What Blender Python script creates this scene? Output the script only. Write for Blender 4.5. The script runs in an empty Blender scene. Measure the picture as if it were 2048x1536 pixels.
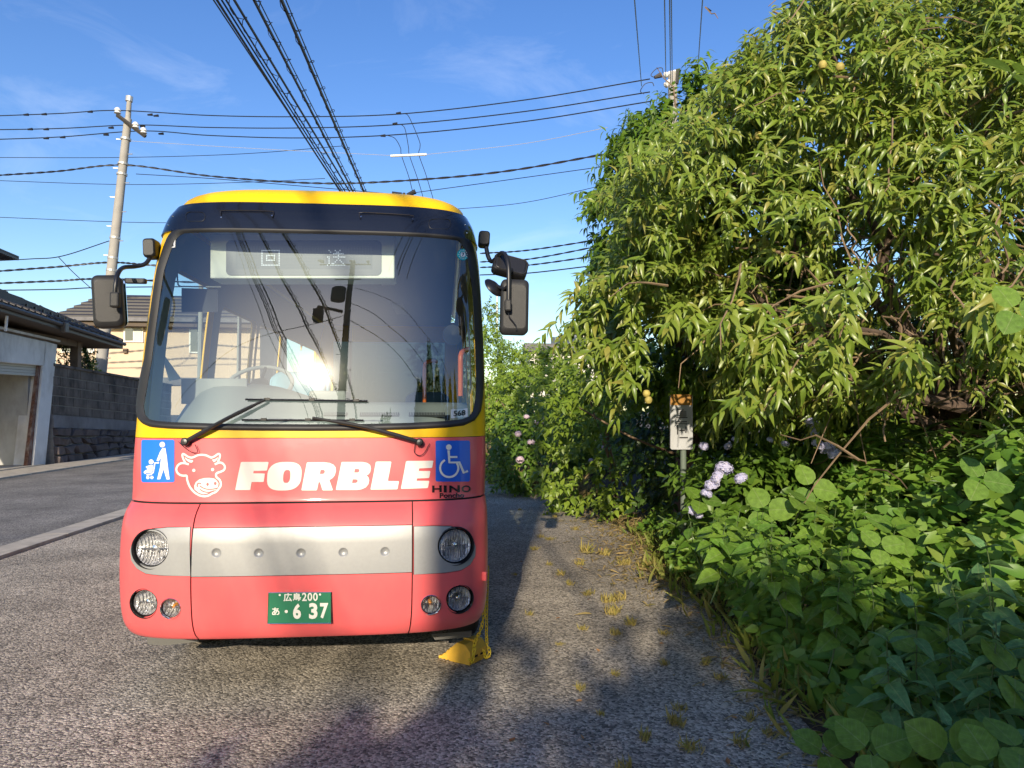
import bpy, bmesh, math, random
import numpy as np
from mathutils import Vector, Matrix, noise
from mathutils.geometry import delaunay_2d_cdt
random.seed(7); rng = np.random.default_rng(7)
R = math.radians
S = bpy.context.scene
COL = S.collection
# ------------------------------------------------------------------ camera
CAMP = np.array([0.0, 0.0, 1.61]); FPX = 1450.0; YAW = R(5.28); PIT = R(2.1)
cd = bpy.data.cameras.new('camera'); cam = bpy.data.objects.new('camera', cd); COL.objects.link(cam)
cd.sensor_width = 36; cd.lens = FPX / 2048 * 36; cd.clip_end = 2000; cd.clip_start = 0.05
cam.location = CAMP; cam.rotation_euler = (math.pi / 2 + PIT, 0, -YAW)
S.camera = cam
# ------------------------------------------------------------------ sky and sun
SUN_EL = R(19.6); SUN_AZ = R(10.4)          # behind the camera, a little to the left
sun_to = Vector((-math.sin(SUN_AZ) * math.cos(SUN_EL), -math.cos(SUN_AZ) * math.cos(SUN_EL), math.sin(SUN_EL)))
W = bpy.data.worlds.new('World'); S.world = W; W.use_nodes = True
nt = W.node_tree; nt.nodes.clear()
o_ = nt.nodes.new('ShaderNodeOutputWorld'); bg = nt.nodes.new('ShaderNodeBackground')
sky = nt.nodes.new('ShaderNodeTexSky'); sky.sky_type = 'NISHITA'; sky.sun_disc = False
sky.sun_elevation = SUN_EL; sky.sun_rotation = math.atan2(sun_to.x, sun_to.y)
sky.altitude = 100; sky.air_density = 1.1; sky.dust_density = 0.6; sky.ozone_density = 2.2
tc = nt.nodes.new('ShaderNodeTexCoord'); mp = nt.nodes.new('ShaderNodeMapping')
mp.inputs['Scale'].default_value = (1.6, 3.2, 5.0); mp.inputs['Rotation'].default_value = (0.2, 0.4, 0.6)
nz = nt.nodes.new('ShaderNodeTexNoise'); nz.inputs['Scale'].default_value = 2.2; nz.inputs['Detail'].default_value = 9
nz.inputs['Roughness'].default_value = 0.62; nz.inputs['Distortion'].default_value = 0.7
rp = nt.nodes.new('ShaderNodeMapRange'); rp.inputs[1].default_value = 0.53; rp.inputs[2].default_value = 0.85
rp.inputs[3].default_value = 0.0; rp.inputs[4].default_value = 0.17
mx = nt.nodes.new('ShaderNodeMix'); mx.data_type = 'RGBA'; mx.inputs[7].default_value = (7.0, 7.4, 8.0, 1)
L = nt.links.new
L(tc.outputs['Generated'], mp.inputs[0]); L(mp.outputs[0], nz.inputs[0]); L(nz.outputs[0], rp.inputs[0])
L(rp.outputs[0], mx.inputs[0]); hs0 = nt.nodes.new('ShaderNodeHueSaturation'); hs0.inputs['Saturation'].default_value = 1.28; hs0.inputs['Hue'].default_value = .516; hs0.inputs['Value'].default_value = 1.04; L(sky.outputs[0], hs0.inputs['Color']); L(hs0.outputs[0], mx.inputs[6]); L(mx.outputs[2], bg.inputs[0]); L(bg.outputs[0], o_.inputs[0])
bg.inputs[1].default_value = 0.145
sl = bpy.data.lights.new('sun', 'SUN'); sl.energy = 4.8; sl.angle = R(0.53); sl.color = (1.0, 0.87, 0.68)
so = bpy.data.objects.new('sun', sl); COL.objects.link(so)
so.rotation_euler = sun_to.to_track_quat('Z', 'Y').to_euler(); so.location = (-5, -20, 15)
# ------------------------------------------------------------------ exposure
S.view_settings.view_transform = 'Standard'; S.view_settings.look = 'None'
S.view_settings.exposure = 0.45; S.view_settings.gamma = 1.0; S.view_settings.use_curve_mapping = False
S.render.engine = 'CYCLES'; S.cycles.use_denoising = True
S.cycles.max_bounces = 10; S.cycles.transparent_max_bounces = 24; S.cycles.glossy_bounces = 5
S.cycles.caustics_reflective = False; S.cycles.caustics_refractive = False; S.cycles.sample_clamp_indirect = 8

# ================================================================== helpers
cf = np.array([math.sin(YAW) * math.cos(PIT), math.cos(YAW) * math.cos(PIT), math.sin(PIT)])
cr = np.array([math.cos(YAW), -math.sin(YAW), 0.0]); cu = np.cross(cr, cf)
def ray(x, y): return cf + cr * (x - 1024) / FPX + cu * (768 - y) / FPX
def on_y(x, y, Y): d = ray(x, y); return CAMP + d * (Y / d[1])
def on_x(x, y, X): d = ray(x, y); return CAMP + d * (X / d[0])
def on_z(x, y, Z=0.0): d = ray(x, y); return CAMP + d * ((Z - CAMP[2]) / d[2])
def nrm(v): v = np.asarray(v, float); return v / max(np.linalg.norm(v), 1e-9)

class MB:
    def __init__(s): s.v = []; s.f = []
    def add(s, v, f):
        o = len(s.v); s.v += [tuple(map(float, p)) for p in v]; s.f += [tuple(i + o for i in q) for q in f]; return s
    def box(s, c, size, M=None):
        h = np.array(size) / 2; c = np.array(c, float)
        P = [np.array([x, y, z]) * h for z in (-1, 1) for y in (-1, 1) for x in (-1, 1)]
        if M is not None: P = [np.array(M) @ p for p in P]
        return s.add([c + p for p in P], [(0, 2, 3, 1), (4, 5, 7, 6), (0, 1, 5, 4), (2, 6, 7, 3), (0, 4, 6, 2), (1, 3, 7, 5)])
    def hexa(s, b, t):   # four bottom corners, four top corners
        return s.add(list(b) + list(t), [(3, 2, 1, 0), (4, 5, 6, 7), (0, 1, 5, 4), (1, 2, 6, 5), (2, 3, 7, 6), (3, 0, 4, 7)])
    def prism(s, a, b):  # two matching outlines
        n = len(a)
        return s.add(list(a) + list(b), [tuple(range(n))[::-1], tuple(range(n, 2 * n))] + [(i, (i + 1) % n, n + (i + 1) % n, n + i) for i in range(n)])
    def tube(s, pts, r, n=8, cap=True, closed=False):
        P = [np.array(p, float) for p in pts]; m = len(P)
        rr = r if hasattr(r, '__len__') else [r] * m
        T = []
        for i in range(m):
            a = P[(i - 1) % m] if (closed or i > 0) else P[i]; b = P[(i + 1) % m] if (closed or i < m - 1) else P[i]
            T.append(nrm(b - a))
        u = np.cross(T[0], [0, 0, 1.0]);
        if np.linalg.norm(u) < 1e-3: u = np.cross(T[0], [0, 1.0, 0])
        u = nrm(u); V = []
        for i in range(m):
            u = nrm(u - T[i] * (u @ T[i])); w = np.cross(T[i], u)
            for k in range(n):
                a = 2 * math.pi * k / n; V.append(P[i] + (u * math.cos(a) + w * math.sin(a)) * rr[i])
        Fc = []
        for i in range(m if closed else m - 1):
            j = (i + 1) % m
            for k in range(n): Fc.append((i * n + k, i * n + (k + 1) % n, j * n + (k + 1) % n, j * n + k))
        if cap and not closed: Fc += [tuple(range(n))[::-1], tuple(range((m - 1) * n, m * n))]
        return s.add(V, Fc)
    def lathe(s, prof, org, axis, n=24, a0=0.0):  # prof: (radius, height along the axis)
        ax = nrm(axis); u = np.cross(ax, [0, 0, 1.0])
        if np.linalg.norm(u) < 1e-3: u = np.array([1.0, 0, 0])
        u = nrm(u); w = np.cross(ax, u); org = np.array(org, float); V = []; Fc = []
        for r_, h in prof:
            for k in range(n):
                a = a0 + 2 * math.pi * k / n; V.append(org + ax * h + (u * math.cos(a) + w * math.sin(a)) * r_)
        for i in range(len(prof) - 1):
            for k in range(n): Fc.append((i * n + k, i * n + (k + 1) % n, (i + 1) * n + (k + 1) % n, (i + 1) * n + k))
        return s.add(V, Fc)
    def grid(s, G):  # G[i][j] points
        n = len(G); m = len(G[0])
        return s.add([p for row in G for p in row], [(i * m + j, i * m + j + 1, (i + 1) * m + j + 1, (i + 1) * m + j) for i in range(n - 1) for j in range(m - 1)])

ORG = {}
def org(o): return ORG.get(o.name, np.zeros(3)) if o is not None else np.zeros(3)
def thing(name, label, cat, loc=(0, 0, 0), group=None):
    o = bpy.data.objects.new(name, None); COL.objects.link(o); o.location = loc; o.empty_display_size = .2
    o['label'] = label; o['category'] = cat
    if group: o['group'] = group
    ORG[o.name] = np.array(loc, float); return o
def mk(name, V, Fc, mat, parent=None, smooth=False, bevel=0.0, loc=None, auto=None):
    """one mesh object; V is in world space"""
    me = bpy.data.meshes.new(name); b = org(parent) if parent is not None else (np.array(loc, float) if loc is not None else np.zeros(3))
    V = np.asarray(V, float) - b
    me.from_pydata(V.tolist(), [], [tuple(map(int, q)) for q in Fc]); me.update()
    o = bpy.data.objects.new(name, me); COL.objects.link(o)
    if parent is not None: o.parent = parent
    elif loc is not None: o.location = loc
    ORG[o.name] = b
    if mat is not None: me.materials.append(mat)
    if smooth: me.polygons.foreach_set('use_smooth', [True] * len(me.polygons))
    if smooth and auto: me.set_sharp_from_angle(angle=R(auto))
    if bevel:
        m = o.modifiers.new('bevel', 'BEVEL'); m.width = bevel; m.segments = 2; m.limit_method = 'ANGLE'; m.angle_limit = R(35)
    return o
def part(name, mb, mat, parent, smooth=False, bevel=0.0, auto=40): return mk(name, mb.v, mb.f, mat, parent, smooth, bevel, None, auto)
def tag(o, label, cat=None, group=None, kind=None):
    if label: o['label'] = label
    if cat: o['category'] = cat
    if group: o['group'] = group
    if kind: o['kind'] = kind
    return o
def solo(name, mb, mat, label, cat, group=None, smooth=False, bevel=0.0, loc=None):
    V = np.array(mb.v); c = np.array([V[:, 0].mean(), V[:, 1].mean(), V[:, 2].min()]) if loc is None else loc
    return tag(mk(name, mb.v, mb.f, mat, None, smooth, bevel, c, 40), label, cat, group)
def struct(name, mb, mat, smooth=False): return tag(mk(name, mb.v, mb.f, mat, None, smooth), None, kind='structure')
def copy_tree(o, parent=None):
    c = o.copy(); COL.objects.link(c); c.parent = parent
    for ch in list(o.children): copy_tree(ch, c)
    return c
def smooth_path(pts, k=8):
    P = [np.array(p, float) for p in pts]
    if len(P) < 3: return [P[0] + (P[-1] - P[0]) * t for t in np.linspace(0, 1, k + 1)]
    Q = [2 * P[0] - P[1]] + P + [2 * P[-1] - P[-2]]; out = []
    for i in range(1, len(Q) - 2):
        for j in range(k):
            t = j / k; a, b, c, d = Q[i - 1], Q[i], Q[i + 1], Q[i + 2]
            out.append(.5 * ((2 * b) + (-a + c) * t + (2 * a - 5 * b + 4 * c - d) * t * t + (-a + 3 * b - 3 * c + d) * t ** 3))
    return out + [P[-1]]

# ------------------------------------------------------------------ materials
def nodes(name):
    m = bpy.data.materials.new(name); m.use_nodes = True; t = m.node_tree
    return m, t, t.nodes['Principled BSDF'], t.nodes['Material Output']
def pm(name, col, rough=.5, metal=0.0, spec=.5, coat=0.0, emit=None, var=0.0, vscale=8.0, bump=0.0, bscale=60.0, dirt=None, dscale=2.5, damt=.5):
    """principled with optional tone variation, stains with a shape of their own, and fine relief"""
    m, t, b, o = nodes(name); c = tuple(col) + (1,)
    b.inputs['Base Color'].default_value = c; b.inputs['Roughness'].default_value = rough; b.inputs['Metallic'].default_value = metal
    b.inputs['Specular IOR Level'].default_value = spec
    if coat: b.inputs['Coat Weight'].default_value = coat; b.inputs['Coat Roughness'].default_value = .03
    if emit: b.inputs['Emission Color'].default_value = tuple(emit[:3]) + (1,); b.inputs['Emission Strength'].default_value = emit[3]
    src = None
    if var or dirt or bump: g = t.nodes.new('ShaderNodeNewGeometry')
    if var:
        n = t.nodes.new('ShaderNodeTexNoise'); n.inputs['Scale'].default_value = vscale; n.inputs['Detail'].default_value = 6
        h = t.nodes.new('ShaderNodeMapRange'); h.inputs[1].default_value = .3; h.inputs[2].default_value = .7; h.inputs[3].default_value = 1 - var; h.inputs[4].default_value = 1 + var
        v = t.nodes.new('ShaderNodeMix'); v.data_type = 'RGBA'; v.blend_type = 'MULTIPLY'; v.inputs[0].default_value = 1; v.inputs[6].default_value = c
        t.links.new(g.outputs['Position'], n.inputs[0]); t.links.new(n.outputs[0], h.inputs[0]); t.links.new(h.outputs[0], v.inputs[7]); src = v.outputs[2]
    if dirt:
        n = t.nodes.new('ShaderNodeTexNoise'); n.inputs['Scale'].default_value = dscale; n.inputs['Detail'].default_value = 9; n.inputs['Roughness'].default_value = .68
        mpp = t.nodes.new('ShaderNodeMapping'); mpp.inputs['Scale'].default_value = (1, 1, .45)
        h = t.nodes.new('ShaderNodeMapRange'); h.inputs[1].default_value = .44; h.inputs[2].default_value = .66; h.inputs[4].default_value = damt
        v = t.nodes.new('ShaderNodeMix'); v.data_type = 'RGBA'; v.inputs[6].default_value = c; v.inputs[7].default_value = tuple(dirt) + (1,)
        t.links.new(g.outputs['Position'], mpp.inputs[0]); t.links.new(mpp.outputs[0], n.inputs[0]); t.links.new(n.outputs[0], h.inputs[0]); t.links.new(h.outputs[0], v.inputs[0])
        if src is not None: t.links.new(src, v.inputs[6])
        src = v.outputs[2]
    if src is not None: t.links.new(src, b.inputs['Base Color'])
    if bump:
        n = t.nodes.new('ShaderNodeTexNoise'); n.inputs['Scale'].default_value = bscale; n.inputs['Detail'].default_value = 4
        q = t.nodes.new('ShaderNodeBump'); q.inputs['Strength'].default_value = bump; q.inputs['Distance'].default_value = .01
        t.links.new(g.outputs['Position'], n.inputs[0]); t.links.new(n.outputs[0], q.inputs['Height']); t.links.new(q.outputs[0], b.inputs['Normal'])
    return m
def glass(name, tint=(1, 1, 1), ior=1.5, rough=0.0, sun_glow=0.0):
    m, t, b, o = nodes(name); t.nodes.remove(b)
    tr = t.nodes.new('ShaderNodeBsdfTransparent'); tr.inputs[0].default_value = tuple(tint) + (1,)
    gl = t.nodes.new('ShaderNodeBsdfGlossy'); gl.inputs['Roughness'].default_value = rough
    fr = t.nodes.new('ShaderNodeFresnel'); mix = t.nodes.new('ShaderNodeMixShader'); ge = t.nodes.new('ShaderNodeNewGeometry'); io = t.nodes.new('ShaderNodeMix')
    io.inputs[2].default_value = ior; io.inputs[3].default_value = 1 / ior; t.links.new(ge.outputs['Backfacing'], io.inputs[0]); t.links.new(io.outputs[0], fr.inputs[0])   # a thin sheet reflects alike from both sides
    t.links.new(fr.outputs[0], mix.inputs[0]); t.links.new(tr.outputs[0], mix.inputs[1]); t.links.new(gl.outputs[0], mix.inputs[2]); t.links.new(mix.outputs[0], o.inputs[0])
    if sun_glow:      # weak rough gloss, as on dirty glass, added to widen the sun's glow
        g2 = t.nodes.new('ShaderNodeBsdfGlossy'); g2.inputs['Roughness'].default_value = .10; m2 = t.nodes.new('ShaderNodeMixShader')
        nz_ = t.nodes.new('ShaderNodeTexNoise'); nz_.inputs['Scale'].default_value = 3.5; nz_.inputs['Detail'].default_value = 8; mr = t.nodes.new('ShaderNodeMapRange'); mr.inputs[3].default_value = sun_glow * .5; mr.inputs[4].default_value = sun_glow * 1.5
        t.links.new(ge.outputs['Position'], nz_.inputs[0]); t.links.new(nz_.outputs[0], mr.inputs[0]); t.links.new(mr.outputs[0], m2.inputs[0]); t.links.new(mix.outputs[0], m2.inputs[1]); t.links.new(g2.outputs[0], m2.inputs[2]); t.links.new(m2.outputs[0], o.inputs[0])
    return m
def leafmat(name, cols, rough=.42, trans=.3, spec=.4, veins=False):
    """cols: ramp of leaf colours picked by each leaf's own random value"""
    m, t, b, o = nodes(name)
    at = t.nodes.new('ShaderNodeAttribute'); at.attribute_name = 'rnd'
    oi = t.nodes.new('ShaderNodeObjectInfo'); ad = t.nodes.new('ShaderNodeMath'); ad.operation = 'ADD'; fr = t.nodes.new('ShaderNodeMath'); fr.operation = 'FRACT'
    t.links.new(at.outputs['Fac'], ad.inputs[0]); t.links.new(oi.outputs['Random'], ad.inputs[1]); t.links.new(ad.outputs[0], fr.inputs[0])
    rm = t.nodes.new('ShaderNodeValToRGB'); e = rm.color_ramp.elements
    e[0].position = 0; e[0].color = tuple(cols[0]) + (1,); e[1].position = 1; e[1].color = tuple(cols[-1]) + (1,)
    for i, c in enumerate(cols[1:-1]): q = e.new((i + 1) / (len(cols) - 1)); q.color = tuple(c) + (1,)
    t.links.new(fr.outputs[0], rm.inputs[0]); col = rm.outputs[0]
    if veins:
        tc_ = t.nodes.new('ShaderNodeTexCoord'); sp = t.nodes.new('ShaderNodeSeparateXYZ'); t.links.new(tc_.outputs['Object'], sp.inputs[0])
        def mth(op, a, b_=None):
            q = t.nodes.new('ShaderNodeMath'); q.operation = op
            for i, x in enumerate((a, b_)):
                if x is None: continue
                if isinstance(x, (int, float)): q.inputs[i].default_value = x
                else: t.links.new(x, q.inputs[i])
            return q.outputs[0]
        ay = mth('ABSOLUTE', sp.outputs[1]); mid = mth('LESS_THAN', ay, .016)
        sv = mth('GREATER_THAN', mth('SINE', mth('MULTIPLY', mth('SUBTRACT', sp.outputs[0], mth('MULTIPLY', ay, .75)), 46.0)), .93)
        vm = mth('MULTIPLY', mth('MAXIMUM', mid, mth('MULTIPLY', sv, .5)), .45)
        nn_ = t.nodes.new('ShaderNodeTexNoise'); nn_.inputs['Scale'].default_value = 5; nn_.inputs['Detail'].default_value = 5; t.links.new(tc_.outputs['Object'], nn_.inputs[0])
        mm = t.nodes.new('ShaderNodeMix'); mm.data_type = 'RGBA'; mm.inputs[7].default_value = (.26, .33, .12, 1); t.links.new(vm, mm.inputs[0]); t.links.new(col, mm.inputs[6])
        mr_ = t.nodes.new('ShaderNodeMapRange'); mr_.inputs[1].default_value = .3; mr_.inputs[2].default_value = .7; mr_.inputs[3].default_value = .75; mr_.inputs[4].default_value = 1.25; t.links.new(nn_.outputs[0], mr_.inputs[0])
        m2 = t.nodes.new('ShaderNodeMix'); m2.data_type = 'RGBA'; m2.blend_type = 'MULTIPLY'; m2.inputs[0].default_value = 1; t.links.new(mm.outputs[2], m2.inputs[6]); t.links.new(mr_.outputs[0], m2.inputs[7]); col = m2.outputs[2]
        bq = t.nodes.new('ShaderNodeBump'); bq.inputs['Strength'].default_value = .5; bq.inputs['Distance'].default_value = .01; t.links.new(mth('ADD', mth('MULTIPLY', vm, -1.0), mth('MULTIPLY', nn_.outputs[0], .6)), bq.inputs['Height']); t.links.new(bq.outputs[0], b.inputs['Normal'])
    t.links.new(col, b.inputs['Base Color'])
    b.inputs['Roughness'].default_value = rough; b.inputs['Specular IOR Level'].default_value = spec
    tl = t.nodes.new('ShaderNodeBsdfTranslucent'); hs = t.nodes.new('ShaderNodeHueSaturation'); hs.inputs['Value'].default_value = 1.5; hs.inputs['Hue'].default_value = .485
    t.links.new(col, hs.inputs['Color']); t.links.new(hs.outputs[0], tl.inputs[0])
    mix = t.nodes.new('ShaderNodeMixShader'); mix.inputs[0].default_value = trans
    t.links.new(b.outputs[0], mix.inputs[1]); t.links.new(tl.outputs[0], mix.inputs[2]); t.links.new(mix.outputs[0], o.inputs[0])
    return m
# ================================================================== GROUND
def asphalt(name, c0, c1, worn=.0):
    m, t, b, o = nodes(name); n_ = t.nodes.new; k = t.links.new; g = n_('ShaderNodeNewGeometry')
    v = n_('ShaderNodeTexVoronoi'); v.inputs['Scale'].default_value = 72; v.feature = 'F1'; v.inputs['Randomness'].default_value = 1
    v2 = n_('ShaderNodeTexVoronoi'); v2.inputs['Scale'].default_value = 210
    ns = n_('ShaderNodeTexNoise'); ns.inputs['Scale'].default_value = 30; ns.inputs['Detail'].default_value = 8; ns.inputs['Roughness'].default_value = .7
    nl = n_('ShaderNodeTexNoise'); nl.inputs['Scale'].default_value = .9; nl.inputs['Detail'].default_value = 7; nl.inputs['Roughness'].default_value = .65
    for q in (v, v2, ns, nl): k(g.outputs['Position'], q.inputs['Vector'])
    sep = n_('ShaderNodeSeparateColor'); k(v.outputs['Color'], sep.inputs[0])
    rm = n_('ShaderNodeValToRGB'); e = rm.color_ramp.elements; e[0].color = tuple(c0) + (1,); e[1].color = tuple(c1) + (1,); e[0].position = .12; e[1].position = .8
    sp = e.new(.95); sp.color = (.68, .63, .55, 1)
    ad = n_('ShaderNodeMix'); ad.inputs[0].default_value = .34; k(sep.outputs[0], ad.inputs[2]); k(ns.outputs[0], ad.inputs[3]); k(ad.outputs[0], rm.inputs[0])
    mr = n_('ShaderNodeMapRange'); mr.inputs[1].default_value = .3; mr.inputs[2].default_value = .7; mr.inputs[3].default_value = .62; mr.inputs[4].default_value = 1.32; k(nl.outputs[0], mr.inputs[0])
    mu = n_('ShaderNodeMix'); mu.data_type = 'RGBA'; mu.blend_type = 'MULTIPLY'; mu.inputs[0].default_value = 1; k(rm.outputs[0], mu.inputs[6]); k(mr.outputs[0], mu.inputs[7])
    # narrow cracks
    vc = n_('ShaderNodeTexVoronoi'); vc.feature = 'DISTANCE_TO_EDGE'; vc.inputs['Scale'].default_value = 2.1
    wn = n_('ShaderNodeTexNoise'); wn.inputs['Scale'].default_value = 6; wn.inputs['Detail'].default_value = 5; k(g.outputs['Position'], wn.inputs['Vector'])
    wm = n_('ShaderNodeMix'); wm.data_type = 'RGBA'; wm.blend_type = 'ADD'; wm.inputs[0].default_value = .22; k(g.outputs['Position'], wm.inputs[6]); k(wn.outputs['Color'], wm.inputs[7]); k(wm.outputs[2], vc.inputs['Vector'])
    cm = n_('ShaderNodeMapRange'); cm.inputs[1].default_value = .002; cm.inputs[2].default_value = .007; cm.inputs[3].default_value = 1; cm.inputs[4].default_value = 0; k(vc.outputs['Distance'], cm.inputs[0])
    cn = n_('ShaderNodeTexNoise'); cn.inputs['Scale'].default_value = 1.7; cn.inputs['Detail'].default_value = 3; k(g.outputs['Position'], cn.inputs['Vector'])
    cg = n_('ShaderNodeMapRange'); cg.inputs[1].default_value = .55; cg.inputs[2].default_value = .7; k(cn.outputs[0], cg.inputs[0])
    cx_ = n_('ShaderNodeMath'); cx_.operation = 'MULTIPLY'; k(cm.outputs[0], cx_.inputs[0]); k(cg.outputs[0], cx_.inputs[1])
    dk = n_('ShaderNodeMix'); dk.data_type = 'RGBA'; dk.inputs[7].default_value = (.03, .028, .026, 1); k(cx_.outputs[0], dk.inputs[0]); k(mu.outputs[2], dk.inputs[6]); k(dk.outputs[2], b.inputs['Base Color'])
    h = n_('ShaderNodeMath'); h.operation = 'MULTIPLY_ADD'; k(v.outputs['Distance'], h.inputs[0]); h.inputs[1].default_value = -1.0; hq_ = n_('ShaderNodeMath'); hq_.operation = 'MULTIPLY'; hq_.inputs[1].default_value = .35; k(v2.outputs['Distance'], hq_.inputs[0]); k(hq_.outputs[0], h.inputs[2])
    h2 = n_('ShaderNodeMath'); h2.operation = 'SUBTRACT'; k(h.outputs[0], h2.inputs[0]); k(cx_.outputs[0], h2.inputs[1])
    q = n_('ShaderNodeBump'); q.inputs['Strength'].default_value = .7; q.inputs['Distance'].default_value = .010; k(h2.outputs[0], q.inputs['Height']); k(q.outputs[0], b.inputs['Normal'])
    b.inputs['Roughness'].default_value = .85; b.inputs['Specular IOR Level'].default_value = .25
    return m
M_asph = asphalt('parking_asphalt', (.074, .067, .056), (.57, .50, .395))
M_road = asphalt('road_asphalt', (.085, .08, .075), (.30, .28, .25))
M_soil = pm('soil', (.075, .055, .036), .95, var=.35, vscale=9, bump=.6, bscale=40)
M_conc = pm('kerb_concrete', (.46, .41, .33), .85, var=.12, vscale=5, bump=.3, bscale=120, dirt=(.17, .15, .12), dscale=3, damt=.5)
def sheet(name, pts, z, mat, k=1): return struct(name, MB().add([(x, y, z) for x, y in pts], [tuple(range(len(pts)))]), mat)
sheet('ground', [(-600, -200), (600, -200), (600, 900), (-600, 900)], -.012, M_soil)
sheet('parking_lot', [(-4.78, -40), (12, -40), (12, 40), (-4.78, 40)], 0, M_asph)
sheet('road', [(-10.35, -40), (-5.12, -40), (-5.12, 80), (-10.35, 80)], -.002, M_road)
kb = tag(bpy.data.objects.new('kerb', None), None, kind='structure'); COL.objects.link(kb)
for i in range(-4, 22):
    y0 = 1.8 + i * 2.0; part('kerb_stone', MB().box((-4.95, y0 + .996, .012), (.33, 1.992, .06)), M_conc, kb, bevel=.006)
gt = tag(bpy.data.objects.new('gutter', None), None, kind='structure'); COL.objects.link(gt)
for i in range(-2, 24):
    y0 = 6 + i * 2.0; part('gutter_slab', MB().box((-10.93, y0 + .996, .005), (1.16, 1.992, .07)), M_conc, gt, bevel=.006)
# ================================================================== BUS
BCX = -0.775; BREAR = 10.25; ARC_A = .5; ARC_N = 4.0
def pchip(xs, ys):
    xs = np.array(xs, float); ys = np.array(ys, float); h = np.diff(xs); d = np.diff(ys) / h; m = np.zeros_like(ys)
    for i in range(1, len(xs) - 1):
        if d[i - 1] * d[i] > 0:
            w1 = 2 * h[i] + h[i - 1]; w2 = h[i] + 2 * h[i - 1]; m[i] = (w1 + w2) / (w1 / d[i - 1] + w2 / d[i])
    m[0] = d[0]; m[-1] = d[-1]
    def f(x):
        x = np.clip(np.asarray(x, float), xs[0], xs[-1]); i = np.clip(np.searchsorted(xs, x) - 1, 0, len(xs) - 2)
        t = (x - xs[i]) / h[i]; t2 = t * t; t3 = t2 * t
        return (2*t3-3*t2+1)*ys[i] + (t3-2*t2+t)*h[i]*m[i] + (-2*t3+3*t2)*ys[i+1] + (t3-t2)*h[i]*m[i+1]
    return f
BZ = [.36, .40, .46, .56, .72, .90, .98, 1.03, 1.075, 1.104, 1.112, 1.28, 1.456, 1.50, 1.80, 2.10, 2.40, 2.69, 2.78, 2.86]
BY = [4.10, 4.045, 4.015, 4.0, 3.99, 3.995, 4.008, 4.03, 4.065, 4.105, 4.108, 4.128, 4.15, 4.157, 4.201, 4.248, 4.302, 4.372, 4.405, 4.46]
YF = pchip(BZ, BY)
WF = pchip([.36, .40, .46, .56, .80, 1.03, 1.104, 1.30, 1.60, 1.93, 2.30, 2.55, 2.69, 2.78, 2.86], [.975, 1.002, 1.02, 1.03, 1.034, 1.03, 1.022, 1.028, 1.028, 1.022, 1.008, .992, .972, .952, .92])
_x1 = np.linspace(0, .93, 160); _y1 = ARC_A * (1 - (1 - _x1 ** ARC_N) ** (1 / ARC_N))
_y2 = np.linspace(_y1[-1], ARC_A, 90)[1:]; _x2 = (1 - (1 - _y2 / ARC_A) ** ARC_N) ** (1 / ARC_N)
XR = np.concatenate([_x1, _x2, [1.0]]) * 1.03; YR = np.concatenate([_y1, _y2, [8.0]])
SR = np.concatenate([[0], np.cumsum(np.hypot(np.diff(XR), np.diff(YR)))])
SFRONT = SR[-2]
def P_(s, z, off=0.0, rear=BREAR):
    s = np.asarray(s, float); z = np.asarray(z, float)
    def base(s, z):
        a = np.abs(s); x = np.interp(a, SR, XR) * WF(z) / 1.03 * np.sign(s) + BCX; y = YF(z) + np.interp(a, SR, YR)
        return np.stack([x, np.minimum(y, rear), z + 0 * x], -1)
    p = base(s, z); e = 1e-3
    ds = base(s + e, z) - base(s - e, z); dz = base(s, np.minimum(z + e, 2.86)) - base(s, z - e)
    n = np.cross(ds, dz); n /= np.maximum(np.linalg.norm(n, axis=-1, keepdims=True), 1e-12)
    return p + n * (off if np.isscalar(off) else np.asarray(off)[..., None]), n
def px_sz(u, v, off=0.0):
    """where the sight line through a pixel meets the bus skin (offset outward)"""
    d = ray(u, v); d = d / d[1]; t = np.linspace(3.6, 5.6, 1600); Q = CAMP + d * t[:, None]
    w = WF(Q[:, 2]) / 1.03; a = np.abs(Q[:, 0] - BCX) / w
    ys = YF(Q[:, 2]) + np.interp(a, XR[:-1], YR[:-1]) + np.where(a > 1.03, 9, 0) - off
    k = np.argmax(Q[:, 1] >= ys)
    if Q[k, 1] < ys[k]: k = np.argmin(np.where(a <= 1.03, ys - Q[:, 1], 99))
    return np.interp(min(a[k], 1.03), XR[:-1], SR[:-1]) * np.sign(Q[k, 0] - BCX), float(np.clip(Q[k, 2], .36, 2.86))
def inpoly(pts, poly):
    x, y = pts[:, 0], pts[:, 1]; r_ = np.zeros(len(pts), bool); n = len(poly)
    for i in range(n):
        x1, y1 = poly[i]; x2, y2 = poly[(i + 1) % n]
        c = ((y1 > y) != (y2 > y)); r_ ^= c & (x < (x2 - x1) * (y - y1) / (y2 - y1 + 1e-15) + x1)
    return r_
def dens(poly, res):
    out = []
    for i in range(len(poly)):
        a = np.array(poly[i], float); b = np.array(poly[(i + 1) % len(poly)], float); k = max(1, int(math.ceil(np.linalg.norm(b - a) / res)))
        out += [a + (b - a) * j / k for j in range(k)]
    return np.array(out)
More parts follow.
